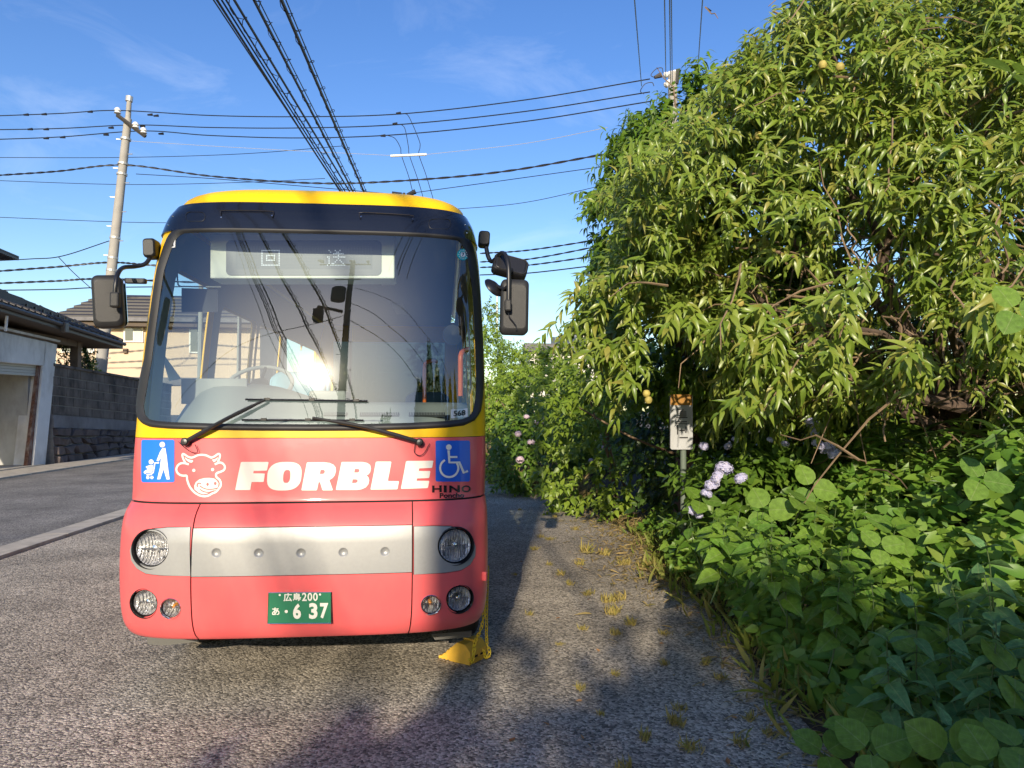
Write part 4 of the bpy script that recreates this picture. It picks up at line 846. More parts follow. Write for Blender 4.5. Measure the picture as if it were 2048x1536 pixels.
part('rain_head', MB().box(on_x(129, 655, XE + .08), (.16, .22, .3)), M_gutm, hs_, bevel=.02)
# --- nearer eave poking in at the picture's edge
ne = hs_
c = on_y(38, 517, 20.5); up2 = np.array([-1.0, .0, .42])
for k in range(7):
    a0 = c + up2 * (k * .2); a1 = c + up2 * ((k + 1) * .2 + .05)
    A = [a0 + np.array([0, 0, .06]), a0 + np.array([0, -3, .06 + .1]), a1 + np.array([0, -3, .03 + .1]), a1 + np.array([0, 0, .03])]; part('upper_tile_course', MB().hexa([p - np.array([0, 0, .05]) for p in A], A), M_tile, ne)
part('upper_fascia', MB().hexa([c + np.array([0, 0, -.05]), c + np.array([-2, 0, -.05]), c + np.array([-2, -3, .05]), c + np.array([0, -3, .05])], [c + np.array([0, 0, .02]), c + np.array([-2, 0, .02]), c + np.array([-2, -3, .1]), c + np.array([0, -3, .1])]), M_gutm, ne)
part('upper_wall', MB().box((c[0] - 1.8, c[1] - 2.4, c[2] - 1.3), (.3, 3, 2.6)), M_cream, ne)
# --- beige house behind
bh = thing('beige_house', 'beige two storey house with dark slate roof behind the block wall', 'house', tuple(on_y(260, 760, 36) * np.array([1, 1, 0])))
YH = 36.0
def hq(uvs, Y0, d, name, mat, par=None, bevel=0): A = [on_y(u, v, Y0) for u, v in uvs]; return part(name, MB().prism(A, [p + np.array([0, d, 0]) for p in A]), mat, par or bh, bevel=bevel)
hq([(112, 830), (520, 830), (520, 632), (112, 628)], YH, 6, 'wall', M_beige)
hq([(105, 768), (520, 772), (520, 757), (105, 752)], YH - .12, .12, 'base_course', M_band)
for k in range(7):
    f0, f1 = k / 7, (k + 1) / 7 + .02
    def rp(f, left): u = (104 + (205 - 104) * f) if left else 560; v = (634 - 44 * f) if left else (640 - 44 * f); return on_y(u, v, YH - .7 + 3.4 * f) if False else on_y(u, v, YH - .7 + 3.0 * f)
    A = [rp(f0, 1), rp(f0, 0), rp(f1, 0), rp(f1, 1)]; A = [p + np.array([0, 0, .10 if i < 2 else 0.0]) for i, p in enumerate(A)]; part('tile_course', MB().hexa([p - np.array([0, 0, .1]) for p in A], A), M_tile, bh)
hq([(104, 640), (560, 646), (560, 638), (104, 633)], YH - .78, .12, 'gutter', M_band)
hq([(112, 650), (540, 656), (540, 647), (112, 641)], YH - .6, .6, 'soffit', M_soff)
def window(u0, v0, u1, v1, panes=2):
    f = hq([(u0, v1), (u1, v1 + .5), (u1, v0 + .5), (u0, v0)], YH - .08, .1, 'window', M_wfr)
    w = (u1 - u0 - 4) / panes
    for i in range(panes): hq([(u0 + 3 + i * w, v1 - 3), (u0 + 1 + (i + 1) * w, v1 - 3), (u0 + 1 + (i + 1) * w, v0 + 3), (u0 + 3 + i * w, v0 + 3)], YH - .1, .05, 'pane', M_pane if i == 0 else M_curt, f)
window(247, 654, 286, 684); window(378, 654, 398, 706, 1); window(122, 688, 188, 705, 2)
hq([(245, 706), (253, 706), (254, 697), (246, 697)], YH - .14, .14, 'wall_box', M_wood)
# --- low wall strip beside the house
# ================================================================== POLES AND WIRES
M_pole = pm('concrete_pole', (.31, .295, .27), .85, var=.1, vscale=3, bump=.2, bscale=60)
M_wire = pm('black_wire', (.012, .013, .018), .5)
M_gwire = pm('pale_wire', (.30, .32, .36), .5)
M_ins = pm('porcelain', (.75, .74, .72), .2)
M_steel = pm('galvanised_steel', (.45, .45, .44), .5, .6)
M_arm = pm('dark_crossarm', (.05, .045, .04), .7)
YP = 29.0
pb = on_y(199, 760, YP); ptp = on_y(259, 195, YP)
up_ = thing('utility_pole', 'tall slim concrete utility pole with crossarm behind the tiled house', 'utility pole', (pb[0], YP, 0), 'utility poles')
g0 = pb + (pb - ptp) * (pb[2] / (ptp[2] - pb[2])); neck = on_y(256, 238, YP)
part('pole', MB().tube([g0, g0 + (neck - g0) * .5, neck], [.235, .185, .14], 16), M_pole, up_, True)
part('pole_top', MB().tube([neck, ptp], [.10, .085], 12), M_pole, up_, True); part('top_band', MB().tube([on_y(258, 203, YP), on_y(259, 193, YP)], .13, 10), M_steel, up_)
part('crossarm', MB().tube([on_y(234, 230, YP - .2), on_y(291, 273, YP - .2)], .075, 4), M_arm, up_)
for u, v in ((235, 228), (271, 257), (287, 268)): part('insulator', MB().lathe([(.05, 0), (.13, .03), (.08, .10), (.13, .13), (.09, .22), (.03, .26), (.001, .27)], on_y(u, v, YP - .2), (0, 0, 1), 12), M_ins, up_, True)
for k in range(16):
    f = k / 16; p = g0 + (neck - g0) * (.28 + .7 * f); part('step_bolt', MB().tube([p, p + np.array([(-1) ** k * .33, -.05, .0])], .02, 5), M_steel, up_)
for v in (281, 331, 352, 480, 520, 545): f = (v - 760) / (238 - 760); p = pb + (neck - pb) * f; part('pole_band', MB().tube([p, p + (neck - g0) * .006], .195, 14), M_steel, up_)
def cable(label, pts, r_=.012, mat=None, name='power_cable', twist=0, group='overhead cables'):
    Q = smooth_path([on_y(u, v, Y) for u, v, Y in pts], 10); mb = MB()
    if twist:
        for ph in (0, math.pi):
            mb.tube([p + np.array([0, math.cos(k * .55 + ph) * r_, math.sin(k * .55 + ph) * r_]) for k, p in enumerate(smooth_path(Q, 4))], r_, 5)
    else: mb.tube(Q, r_, 5)
    return solo(name, mb, mat or M_wire, label, 'cable', group, True)
YQ = 22.0
cable('topmost high-voltage wire crossing the sky from the slim pole', [(-40, 233, YP), (120, 227, YP), (235, 221, YP), (420, 231, 28), (600, 233.5, 27), (800, 228, 25), (1050, 200, 23.5), (1300, 158, YQ)], .02)
cable('second high-voltage wire below the topmost across the sky', [(-40, 260, YP), (120, 257, YP), (270, 250, YP), (420, 255, 28), (600, 256, 27), (800, 249, 25), (1050, 223, 23.5), (1300, 184, YQ)], .02)
cable('third high-voltage wire, lowest of the three from the crossarm', [(-40, 280, YP), (120, 274, YP), (286, 262, YP), (420, 271, 28), (600, 276, 27), (800, 269, 25), (1050, 243, 23.5), (1300, 203, YQ)], .02)
cable('thin pale wire carrying the white spreader bar', [(262, 282, YP), (420, 292, 28), (600, 302, 27), (782, 311, 25)], .010, M_gwire)
cable('thin pale wire running on from the spreader bar to the tree', [(853, 309, 25), (1050, 287, 23.5), (1215, 255, YQ)], .010, M_gwire)
cable('thin dark wire passing behind the slim pole toward the cable bundles', [(-40, 315, 31), (240, 315, 31), (480, 308, 30), (685, 292, 28)], .013)
cable('thick twisted service cable crossing behind the bus roof', [(-40, 353, YP), (110, 343, YP), (249, 330, YP), (420, 352, 28), (620, 366, 26), (780, 363, 25), (1000, 344, 23.5), (1240, 303, YQ)], .02, twist=1)
cable('plain cable leaving the slim pole just under the twisted one', [(272, 348, YP), (420, 357, 28), (600, 372, 27), (785, 388, 25.5)], .014)
cable('dark wire dropping to the clamp above the bus roof', [(825, 386, 25), (1000, 362, 24), (1230, 330, YQ)], .013)
cable('long wire crossing the slim pole at mid height', [(-40, 360, 31), (245, 369, 31), (480, 365, 30), (650, 357, 29)], .013)
cable('wire ending behind the bus\'s dark visor', [(-40, 433, 31), (240, 444, 31), (400, 446, 31)], .013)
cable('wire to the tree from behind the bus roof\'s right end', [(890, 420, 25), (1050, 405, 24), (1230, 365, YQ)], .011)
cable('slack service wire tied to the slim pole above the tiled roof', [(-40, 523, 27), (60, 518, 27), (125, 512, 27.5), (218, 482, YP)], .018)
cable('upper wavy cable low in the sky beside the slim pole', [(-40, 545, YP), (110, 534, YP), (215, 525, YP), (300, 530, YP), (420, 540, YP)], .022, twist=1)
cable('middle cable low in the sky beside the slim pole', [(-40, 568, YP), (110, 562, YP), (205, 558, YP), (420, 566, YP)], .022, twist=1)
cable('lowest cable just over the tiled roofs', [(-40, 581, YP), (110, 579, YP), (205, 575, YP), (420, 573, YP)], .022)
cable('stay wire slanting down in front of the slim pole', [(117, 514, 26), (150, 548, 26), (200, 592, 26)], .014)
for i, (v0, v1, lb) in enumerate(((503, 478, 'topmost of the four cables seen beside the right mirror'), (520, 490, 'second of the four cables seen beside the right mirror'), (531, 510, 'third of the four cables seen beside the right mirror'), (546, 530, 'lowest and thickest of the four cables seen beside the right mirror'))):
    cable(lb, [(960, v0 + 4, 26), (1060, v0 - 3 + i, 25), (1230, v1 - 4, 23)], .016 + .006 * (i == 3), twist=int(i < 3))
# spreader bar, droppers and clamp
t = thing('spreader_bar', 'white rod with three dropper wires hanging over the bus roof', 'cable spacer', tuple(on_y(815, 311, 25)))
part('bar', MB().tube([on_y(781, 312, 25), on_y(853, 309, 25)], .045, 8), M_ins, t, True)
for P3 in (((775, 271), (790, 277), (801, 296), (803, 311), (818, 355), (829, 400)), ((801, 248), (810, 258), (817, 295), (819, 311), (836, 360), (850, 408)), ((808, 227), (818, 234), (838, 280), (840, 295), (838, 310), (852, 350), (870, 410))):
    part('dropper_wire', MB().tube(smooth_path([on_y(u, v, 25) for u, v in P3], 6), .012, 5), M_wire, t, True)
t = thing('cable_clamp', 'dark clamp with two insulators poking over the bus roof', 'cable clamp', tuple(on_y(808, 396, 25)))
part('bracket', MB().tube([on_y(808, 420, 25), on_y(808, 386, 25)], .06, 6), M_arm, t)
for a, b in (((784, 386), (803, 390)), ((814, 390), (831, 383))): part('insulator', MB().tube([on_y(*a, 25), on_y(*b, 25)], [.06, .09], 8), M_wire, t, True)
for u, v in ((797, 226), (790, 247), (766, 271), (300, 229), (312, 231), (180, 223), (88, 228), (52, 229), (92, 258), (60, 258), (222, 255), (92, 276), (125, 274), (212, 269), (285, 252), (322, 267)):
    solo('splice_sleeve', MB().tube([on_y(u - 5, v + .8, 24.9 if u > 600 else YP - .02), on_y(u + 5, v + .2, 24.9 if u > 600 else YP - .02)], [.03, .05], 6), M_wire, 'small dark sleeve clipped on one of the three crossarm wires', 'splice sleeve', 'sleeves on the crossarm wires')
# bundles running overhead along the lot, from the pole behind to far ahead
def bundle(label, a, b, zA_, zB_, cables, helix, ends_y=-40):
    A = on_z(*a, zA_); B = on_z(*b, zB_); d = (B - A) / (B[1] - A[1]); P0 = A + d * (ends_y - A[1]); P1 = A + d * (34 - A[1])
    L_ = lambda y: A + d * (y - A[1]) + np.array([0, 0, .0009 * ((y - 8) ** 2 - (A[1] - 8) ** 2) * .6])
    t = thing('cable_bundle', label, 'cable', tuple(L_(8)), 'overhead cable bundles')
    ys = np.linspace(ends_y, 34, 60)
    for k, (ox, oz, r_) in enumerate(cables): part('wire' if k else 'messenger_wire', MB().tube([L_(y) + np.array([ox, 0, oz]) for y in ys], r_, 6), M_wire, t, True)
    if helix:
        hr, pitch, off = helix; mb = MB(); n = int((34 - ends_y) / pitch * 9); P = []
        for k in range(n):
            y = ends_y + k * pitch / 9; a_ = 2 * math.pi * k / 9; s_ = 1 + .35 * math.sin(k * .37); P.append(L_(y) + np.array([math.cos(a_) * hr * s_ + off[0], 0, math.sin(a_) * hr * s_ + off[1]]))
        mb.tube(P, .006, 4); part('spiral_hanger', mb, M_wire, t, True)
bundle('single thin cable, leftmost of those running overhead', (427, 0), (681, 385), 7.2, 7.0, [(0, 0, .012)], None)
bundle('loosest overhead bundle of several cables with wide loops', (452, 0), (689, 385), 7.0, 6.8, [(0, 0, .014), (-.07, .02, .014), (.09, .03, .02), (-.1, -.03, .018)], (.06, .55, (.05, .0)))
bundle('middle overhead cable with a spiral hanger', (508, 0), (705, 385), 6.9, 6.7, [(0, 0, .022), (.03, .06, .009)], (.05, .5, (.015, .03)))
bundle('rightmost overhead cable with a tight spiral hanger', (563, 0), (727, 385), 6.8, 6.6, [(0, 0, .024), (.03, .06, .009)], (.05, .42, (.015, .03)))
for a, b, lb in (((1269, 0), (1283, 172), 'leftmost wire dropping beside the vine covered tree'), ((1329, 0), (1332, 175), 'second wire dropping beside the vine covered tree'), ((1339, 0), (1341, 165), 'third wire dropping to the hidden pole top'), ((1342.5, 0), (1344.5, 165), 'fourth wire dropping close against the third'), ((1405, 0), (1394, 160), 'rightmost wire dropping into the vine covered tree')):
    A = on_z(*a, 9.2); B = on_y(*b, YQ); A2 = A + (A - B) / np.linalg.norm(A - B) * 14
    solo('power_cable', MB().tube([A2, A, B], .013, 5), M_wire, lb, 'cable', 'overhead cables', True)
# far pole whose top shows above the vines
u_, v_ = 1345, 146; p = on_y(u_, v_, YQ)
t = thing('utility_pole', 'pole top with white insulators showing above the vine covered tree', 'utility pole', (p[0], YQ, 0), 'utility poles')
part('pole', MB().tube([(p[0], YQ, 0), p], [.22, .14], 14), M_pole, t, True)
part('crossarm', MB().tube([on_y(1357, 139, YQ - .1), on_y(1352, 168, YQ - .1)], .08, 4), M_arm, t)
for a, b in (((1352, 145), (1322, 152)), ((1338, 165), (1330, 172))):
    mb = MB(); A = on_y(*a, YQ); B = on_y(*b, YQ)
    for f in (.1, .4, .7): mb.lathe([(.02, -.08), (.09, -.05), (.09, .04), (.02, .07)], A + (B - A) * f, B - A, 10)
    part('insulator', mb, M_ins, t, True)
part('cable_boot', MB().tube([on_y(1322, 150, YQ), on_y(1309, 155, YQ)], [.09, .05], 8), M_arm, t, True)
part('jumper_loop', MB().tube(smooth_path([on_y(u, v, YQ) for u, v in ((1309, 155), (1302, 150), (1312, 138), (1324, 136), (1326, 146))], 5), .013, 5), M_wire, t, True)
part('jumper_loop', MB().tube(smooth_path([on_y(u, v, YQ) for u, v in ((1288, 188), (1281, 182), (1290, 168), (1304, 165), (1308, 172))], 5), .013, 5), M_wire, t, True)
# far building with solar panels
fb = thing('far_building', 'pale far building with solar panels between bushes and peach tree', 'building', tuple(on_y(1150, 760, 40) * np.array([1, 1, 0])))
M_pale = pm('pale_wall', (.62, .58, .50), .85, var=.05); M_sol = pm('solar_panel', (.02, .035, .075), .25, coat=.6)
def fq(uvs, Y0, d, name, mat, par=None): A = [on_y(u, v, Y0) for u, v in uvs]; return part(name, MB().prism(A, [p + np.array([0, d, 0]) for p in A]), mat, par or fb)
fq([(1060, 800), (1280, 800), (1280, 700), (1060, 696)], 40, 6, 'wall', M_pale); fq([(1160, 705), (1290, 705), (1290, 652), (1160, 650)], 44, 4, 'upper_wall', M_pale)
rf = fq([(1050, 702), (1290, 706), (1290, 690), (1050, 686)], 39.6, 1, 'eave', M_band)
for k in range(10):
    u0 = 1102 + k * 9.4; fq([(u0, 687.5), (u0 + 8.8, 688), (u0 + 8.2, 674), (u0 - .6, 673.5)], 39.8, .08, 'solar_panel', M_sol, rf)
fq([(1170, 725), (1200, 725), (1200, 708), (1170, 708)], 39.9, .1, 'window', M_pane)
solo('antenna', MB().tube([on_y(994, 660, 33), on_y(994, 592, 33)], .05, 6).tube([on_y(978, 627, 33), on_y(996, 625, 33)], .03, 5), M_steel, 'thin antenna mast between the bus and the right mirror', 'antenna')
# ================================================================== VEGETATION
def leaf_t(w, droop=.25, fold=.06, base=0.0, prof=((.0, .0), (.18, .72), (.42, 1.0), (.72, .62), (1.0, 0.0))):
    V = []; 
    for x, k in prof:
        z = -droop * x * x; V += [(x, 0, z), (x - base * (1 if 0 < x < .3 else 0), w * k / 2, z + fold * k), (x - base * (1 if 0 < x < .3 else 0), -w * k / 2, z + fold * k)]
    T = []; n = len(prof)
    for i in range(n - 1):
        a, b = i * 3, (i + 1) * 3
        for s in (1, 2):
            q = [(a, b, b + s), (a, b + s, a + s)] if s == 2 else [(a, b + s, b), (a, a + s, b + s)]
            if i == 0: q = q[:1]
            if i == n - 2: q = [(a, b, a + s)] if s == 2 else [(a, a + s, b)]
            T += q
    return np.array(V, float), np.array(T, int)
T_peach = leaf_t(.30, .62, .07); T_ovate = leaf_t(.52, .22, .07, .03, ((0, 0), (.12, .8), (.35, 1.0), (.68, .6), (1, 0))); T_heart = leaf_t(.78, .18, .06, .06, ((0, 0), (.1, .92), (.36, 1.0), (.7, .58), (1, 0)))
T_round = leaf_t(.92, .15, .05, .02, ((0, 0), (.2, .82), (.5, 1.0), (.8, .66), (1, 0))); T_blade = leaf_t(.14, .5, .03); T_small = leaf_t(.5, .15, .05, 0, ((0, 0), (.45, 1.0), (1, 0)))
T_needle = leaf_t(.3, .1, .03, 0, ((0, 0), (.4, 1.0), (1, 0)))
def unit(A): return A / np.maximum(np.linalg.norm(A, axis=-1, keepdims=True), 1e-9)
def big(name, sets, mat, parent=None, loc=None):
    """sets of (template, positions, along, normal, scale) -> one mesh of many leaves, each with its own random value"""
    VV = []; TT = []; RR = []; o = 0
    for (tv, tt), P, X, Z, sc in sets:
        X = unit(X); Z = unit(Z - X * (Z * X).sum(-1, keepdims=True)); Y = np.cross(Z, X); m = len(P); n = len(tv)
        wv = 1 + rng.uniform(-.18, .18, (m, 1, 1)); q = (tv[None, :, 0:1] * X[:, None] + tv[None, :, 1:2] * wv * Y[:, None] + tv[None, :, 2:3] * (.5 + rng.random((m, 1, 1))) * Z[:, None]) * sc[:, None, None] + P[:, None]
        VV.append(q.reshape(-1, 3)); TT.append((tt[None] + (np.arange(m) * n)[:, None, None] + o).reshape(-1, 3)); RR.append(np.repeat(rng.random(m), n)); o += m * n
    V = np.concatenate(VV); T = np.concatenate(TT); r_ = np.concatenate(RR)
    b = org(parent) if parent is not None else (np.array(loc, float) if loc is not None else np.zeros(3)); V = V - b
    me = bpy.data.meshes.new(name); me.vertices.add(len(V)); me.vertices.foreach_set('co', V.ravel().astype(np.float32)); me.loops.add(len(T) * 3); me.loops.foreach_set('vertex_index', T.ravel().astype(np.int32))
    me.polygons.add(len(T)); me.polygons.foreach_set('loop_start', (np.arange(len(T)) * 3).astype(np.int32)); me.polygons.foreach_set('use_smooth', np.ones(len(T), bool)); me.update(calc_edges=True)
    at = me.attributes.new('rnd', 'FLOAT', 'POINT'); at.data.foreach_set('value', r_.astype(np.float32)); me.materials.append(mat)
    o_ = bpy.data.objects.new(name, me); COL.objects.link(o_)
    if parent is not None: o_.parent = parent
    elif loc is not None: o_.location = loc
    ORG[o_.name] = b; return o_
def shoots(tmpl, B, D, k, Ls, ls, droop=.3, spread=.75, sag=.25, up=1.0, jit=.35, sunw=.65):
    """leafy shoots: k leaves spiralled along each shoot"""
    B = np.asarray(B, float); D = unit(np.asarray(D, float)); m = len(B); Ls = np.broadcast_to(np.asarray(Ls, float), (m,))
    U = unit(np.cross(D, np.array([.31, .17, .93]))); Wv = np.cross(D, U); ph = rng.uniform(0, 6.28, m); P = []; X = []; Z = []; Sc = []
    for j in range(k):
        f = (j + .5) / k; a = ph + j * 2.4 + rng.uniform(-.3, .3, m); side = U * np.cos(a)[:, None] + Wv * np.sin(a)[:, None]
        P.append(B + D * (Ls * f)[:, None] + np.array([0, 0, -1.0]) * (sag * Ls * f * f)[:, None])
        x = side * spread + D * (.35 + .5 * f) + np.array([0, 0, -droop]) + rng.normal(0, jit * .5, (m, 3)); X.append(x)
        Z.append(np.array([-.18 * sunw, -sunw, up]) + D * .35 + rng.normal(0, jit, (m, 3))); Sc.append(ls * (1.08 - .35 * f) * rng.uniform(.7, 1.2, m))
    return tmpl, np.concatenate(P), np.concatenate(X), np.concatenate(Z), np.concatenate(Sc)
def nz3(P, s, seed=0.0): return np.array([noise.noise(Vector((p[0] * s + seed, p[1] * s - seed, p[2] * s + seed * .7))) for p in P])
def shell(n, c, rad, inner=.72, lump=.22, ls=1.1, gate=None, gs=.9, zmin=None, face=None, seed=0.0):
    """points spread through the outer part of a lumpy ellipsoid, with gaps; returns points and outward directions"""
    d = unit(rng.normal(size=(int(n * 3), 3)))
    if face is not None: d = d[(d @ nrm(face)) > -.35]
    k = 1 + lump * nz3(d * 1.0, ls * 1.6, seed) * 1.6 + lump * .5 * nz3(d, ls * 4, seed + 5)
    r_ = (inner + (1 - inner) * rng.random(len(d)) ** .55) * k; P = np.array(c) + d * np.array(rad) * r_[:, None]
    ok = np.ones(len(P), bool)
    if gate is not None: ok &= nz3(P, gs, seed + 9) > gate
    if zmin is not None: ok &= P[:, 2] > zmin
    P = P[ok][:n]; d = d[ok][:n]; return P, unit(d / np.array(rad) * np.mean(rad))
def limb(mb, a, b, r0, r1, wob=.12, k=6, n=7):
    a = np.array(a, float); b = np.array(b, float); Q = [a + (b - a) * t + rng.normal(0, wob, 3) * math.sin(math.pi * t) * np.linalg.norm(b - a) * .5 for t in np.linspace(0, 1, k)]
    mb.tube(smooth_path(Q, 3), list(np.linspace(r0, r1, (k - 1) * 3 + 1)), n); return Q
M_bark = pm('peach_bark', (.11, .075, .055), .9, var=.3, vscale=14, bump=.6, bscale=50)
M_twig = pm('twig', (.22, .15, .09), .8, var=.2, vscale=10)
M_stem = pm('green_stem', (.06, .10, .025), .6)
L_peach = leafmat('peach_leaf', [(.11, .18, .022), (.17, .25, .03), (.21, .285, .04), (.27, .32, .06), (.14, .22, .026), (.19, .26, .035), (.30, .28, .06)], .36, .3, .5)
L_vine = leafmat('vine_leaf', [(.07, .15, .012), (.11, .20, .015), (.15, .23, .02), (.09, .17, .015)], .4, .3)
VE = False
L_weed = leafmat('weed_leaf', [(.085, .19, .026), (.125, .25, .03), (.18, .29, .04), (.10, .21, .026), (.22, .29, .05)], .42, .34, .4, VE)
L_weed2 = leafmat('weed_leaf_near', [(.095, .20, .026), (.13, .25, .03), (.17, .28, .036), (.11, .22, .028)], .45, .3, .35, True)
L_teal = leafmat('blue_green_leaf', [(.085, .19, .065), (.105, .22, .075), (.13, .25, .08)], .55, .2, .3, True)
L_kudzu = leafmat('kudzu_leaf', [(.12, .22, .026), (.155, .26, .035), (.10, .195, .03)], .5, .3, .3, True)
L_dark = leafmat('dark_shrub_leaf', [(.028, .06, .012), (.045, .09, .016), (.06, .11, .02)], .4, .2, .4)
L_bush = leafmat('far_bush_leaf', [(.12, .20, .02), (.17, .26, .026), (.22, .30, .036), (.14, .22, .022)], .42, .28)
L_hyd = leafmat('hydrangea_leaf', [(.06, .13, .015), (.09, .17, .02), (.12, .2, .025)], .4, .25)
L_con = leafmat('conifer_leaf', [(.018, .04, .012), (.03, .06, .018)], .6, .1, .2)
L_dry = leafmat('dry_grass', [(.30, .22, .09), (.38, .29, .13), (.22, .20, .06)], .7, .3, .2)
L_grass = leafmat('grass_blade', [(.20, .22, .04), (.13, .20, .03), (.30, .26, .08)], .6, .3, .2)
L_tuft = leafmat('dry_tuft_blade', [(.38, .30, .09), (.30, .26, .07), (.42, .33, .12), (.22, .23, .05)], .6, .3, .2)
L_petal = leafmat('hydrangea_petal', [(.52, .50, .68), (.62, .60, .74), (.45, .46, .66), (.66, .62, .72)], .6, .3, .2)
L_petalp = leafmat('hydrangea_petal_pink', [(.62, .48, .52), (.7, .58, .6), (.55, .46, .55)], .6, .3, .2)
L_dead = leafmat('fallen_leaf', [(.32, .17, .07), (.40, .25, .12), (.28, .13, .05)], .8, .15, .2)
# ---------------------------------------------------------------- bank of soil
EDX = np.array([2.0, 2.6, 3.2, 4.1, 5.6, 7.0, 8.9, 11, 13.8, 16.9, 20]); EDV = np.array([1.98, 1.9, 1.88, 1.98, 2.24, 2.22, 2.68, 2.5, 2.1, 1.1, -.5])
def edge(y): return np.interp(y, EDX, EDV)
def mound(x, y): return np.clip((x - edge(y)) * .7 + .08, 0, 1.35)
G_ = [[(x + edge(y) - .25, y, -.02 + mound(x + edge(y) - .25, y) * .55 + (.05 * noise.noise(Vector((x * 2, y * 2, 0))) if x > .3 else 0)) for x in np.concatenate([np.linspace(0, 2.5, 14), [4, 8, 14]])] for y in np.linspace(-1, 30, 60)]
struct('bank', MB().grid(G_), M_soil, True)
lt = []  # litter along the edge
for _ in range(5200):
    y = rng.uniform(2.2, 14) if _ % 2 else rng.normal(8.6, 1.3); x = edge(y) + (rng.normal(-.03, .17) if _ % 2 else -abs(rng.normal(0, .42)) + .1); lt.append((x, y, .012 + mound(x, y) * .55 + rng.uniform(0, .02)))
lt = np.array(lt); a = rng.uniform(0, 6.28, len(lt))
lit = big('dry_litter', [(T_blade, lt, np.stack([np.cos(a), np.sin(a), rng.uniform(-.05, .25, len(lt))], 1), np.tile([0, 0, 1.], (len(lt), 1)) + rng.normal(0, .4, (len(lt), 3)), rng.uniform(.03, .13, len(lt)))], L_dry); tag(lit, 'dry straw and litter along the edge of the asphalt', 'litter', kind='stuff')
# ---------------------------------------------------------------- peach tree
pc = np.array([4.5, 6.5, 3.2]); prad = np.array([3.15, 2.3, 2.45])
def in_view(P):   # keep the sight line to the notice board clear of sprays
    q = P - CAMP; z = q @ cf; u = 1024 + FPX * (q @ cr) / z; v = 768 - FPX * (q @ cu) / z; return (u > 1300) & (u < 1425) & (v > 640) & (v < 930)
def trim2(P, d):
    P, d = trim(P, d); ok = ~in_view(P); P, d = P[ok], d[ok]; ok = (nz3(P, 2.3, 77) > -.2) & ~((P[:, 0] < 3.1) & (P[:, 2] < 2.15)) & ((P[:, 2] > 2.9) | (nz3(P, 1.25, 5) > -.02)); return P[ok], d[ok]
def trim(P, d): ok = ~in_view(P) & (P[:, 0] > 1.22 + np.clip(P[:, 2] - 3.3, 0, 9) * 1.05); return P[ok], d[ok]
pt_ = thing('peach_tree', 'big peach tree with drooping lance leaves filling the upper right', 'tree', (5.1, 6.9, 0))
mb = MB(); base = np.array([5.1, 6.9, 0]); fork = np.array([4.95, 6.75, 1.5]); limb(mb, base, fork, .17, .13, .04)
tips = []
for e in ((2.4, 5.6, 2.6), (3.0, 5.0, 2.2), (2.6, 6.6, 3.9), (3.6, 5.2, 4.3), (4.6, 5.0, 4.6), (5.6, 5.4, 4.4), (5.2, 5.0, 3.0), (3.8, 4.9, 3.0), (6.2, 6.2, 3.4), (4.2, 7.6, 4.6), (3.2, 5.8, 5.0)):
    tips += limb(mb, fork + rng.normal(0, .05, 3), e, .075, .02, .1)[2:]
part('trunk', mb, M_bark, pt_, True)
mb = MB()
for i in range(420):
    a = tips[rng.integers(len(tips))] + rng.normal(0, .35, 3); d = unit(rng.normal(0, 1, 3) + np.array([-.35, -.6, -.1])); L_ = rng.uniform(.3, 1.0); Q = [a + d * L_ * t + np.array([0, 0, -.25 * L_ * t * t]) + rng.normal(0, .025, 3) for t in np.linspace(0, 1, 5)]
    mb.tube(Q, [.009, .008, .006, .005, .003], 4, cap=False)
part('twigs', mb, M_twig, pt_, True)['kind'] = 'stuff'
# bare hanging vines in front of the crown
for u, v0, v1, Y in ((1775, 245, 395, 4.7), (1855, 235, 380, 4.8), (1795, 640, 780, 5.0), (1920, 560, 720, 4.5), (1990, 400, 560, 4.2), (1700, 440, 560, 4.9), (1760, 760, 880, 5.0), (1880, 650, 800, 4.8)):
    a = on_y(u, v0, Y); b = on_y(u + rng.uniform(-25, 30), v1, Y); part('vine', MB().tube(smooth_path([a + (b - a) * t + rng.normal(0, .025, 3) for t in np.linspace(0, 1, 7)], 3), .006, 5), M_twig, pt_, True)
sets = []
P, d = trim2(*shell(5200, pc, prad, .78, .16, 1.0, -.22, .85, 1.75, (-.35, -1, .25), 3.0)); D = unit(d + np.array([-.15, -.25, .05]) + rng.normal(0, .4, P.shape)); m_ = len(P) // 2
sets.append(shoots(T_peach, P[:m_], D[:m_], 11, rng.uniform(.16, .30, m_), .135, .25, .85, .3, 1.0, .35)); sets.append(shoots(T_peach, P[m_:], D[m_:], 12, rng.uniform(.14, .26, len(P) - m_), .11, .2, .85, .3, 1.0, .4))
P, d = trim(*shell(700, pc, prad * .72, .5, .2, 1.2, -.05, 1.0, 1.5, (-.2, -1, .2), 8.0)); sets.append(shoots(T_peach, P, unit(d + rng.normal(0, .6, P.shape)), 9, .3, .13, .5, .7, .3, .8))
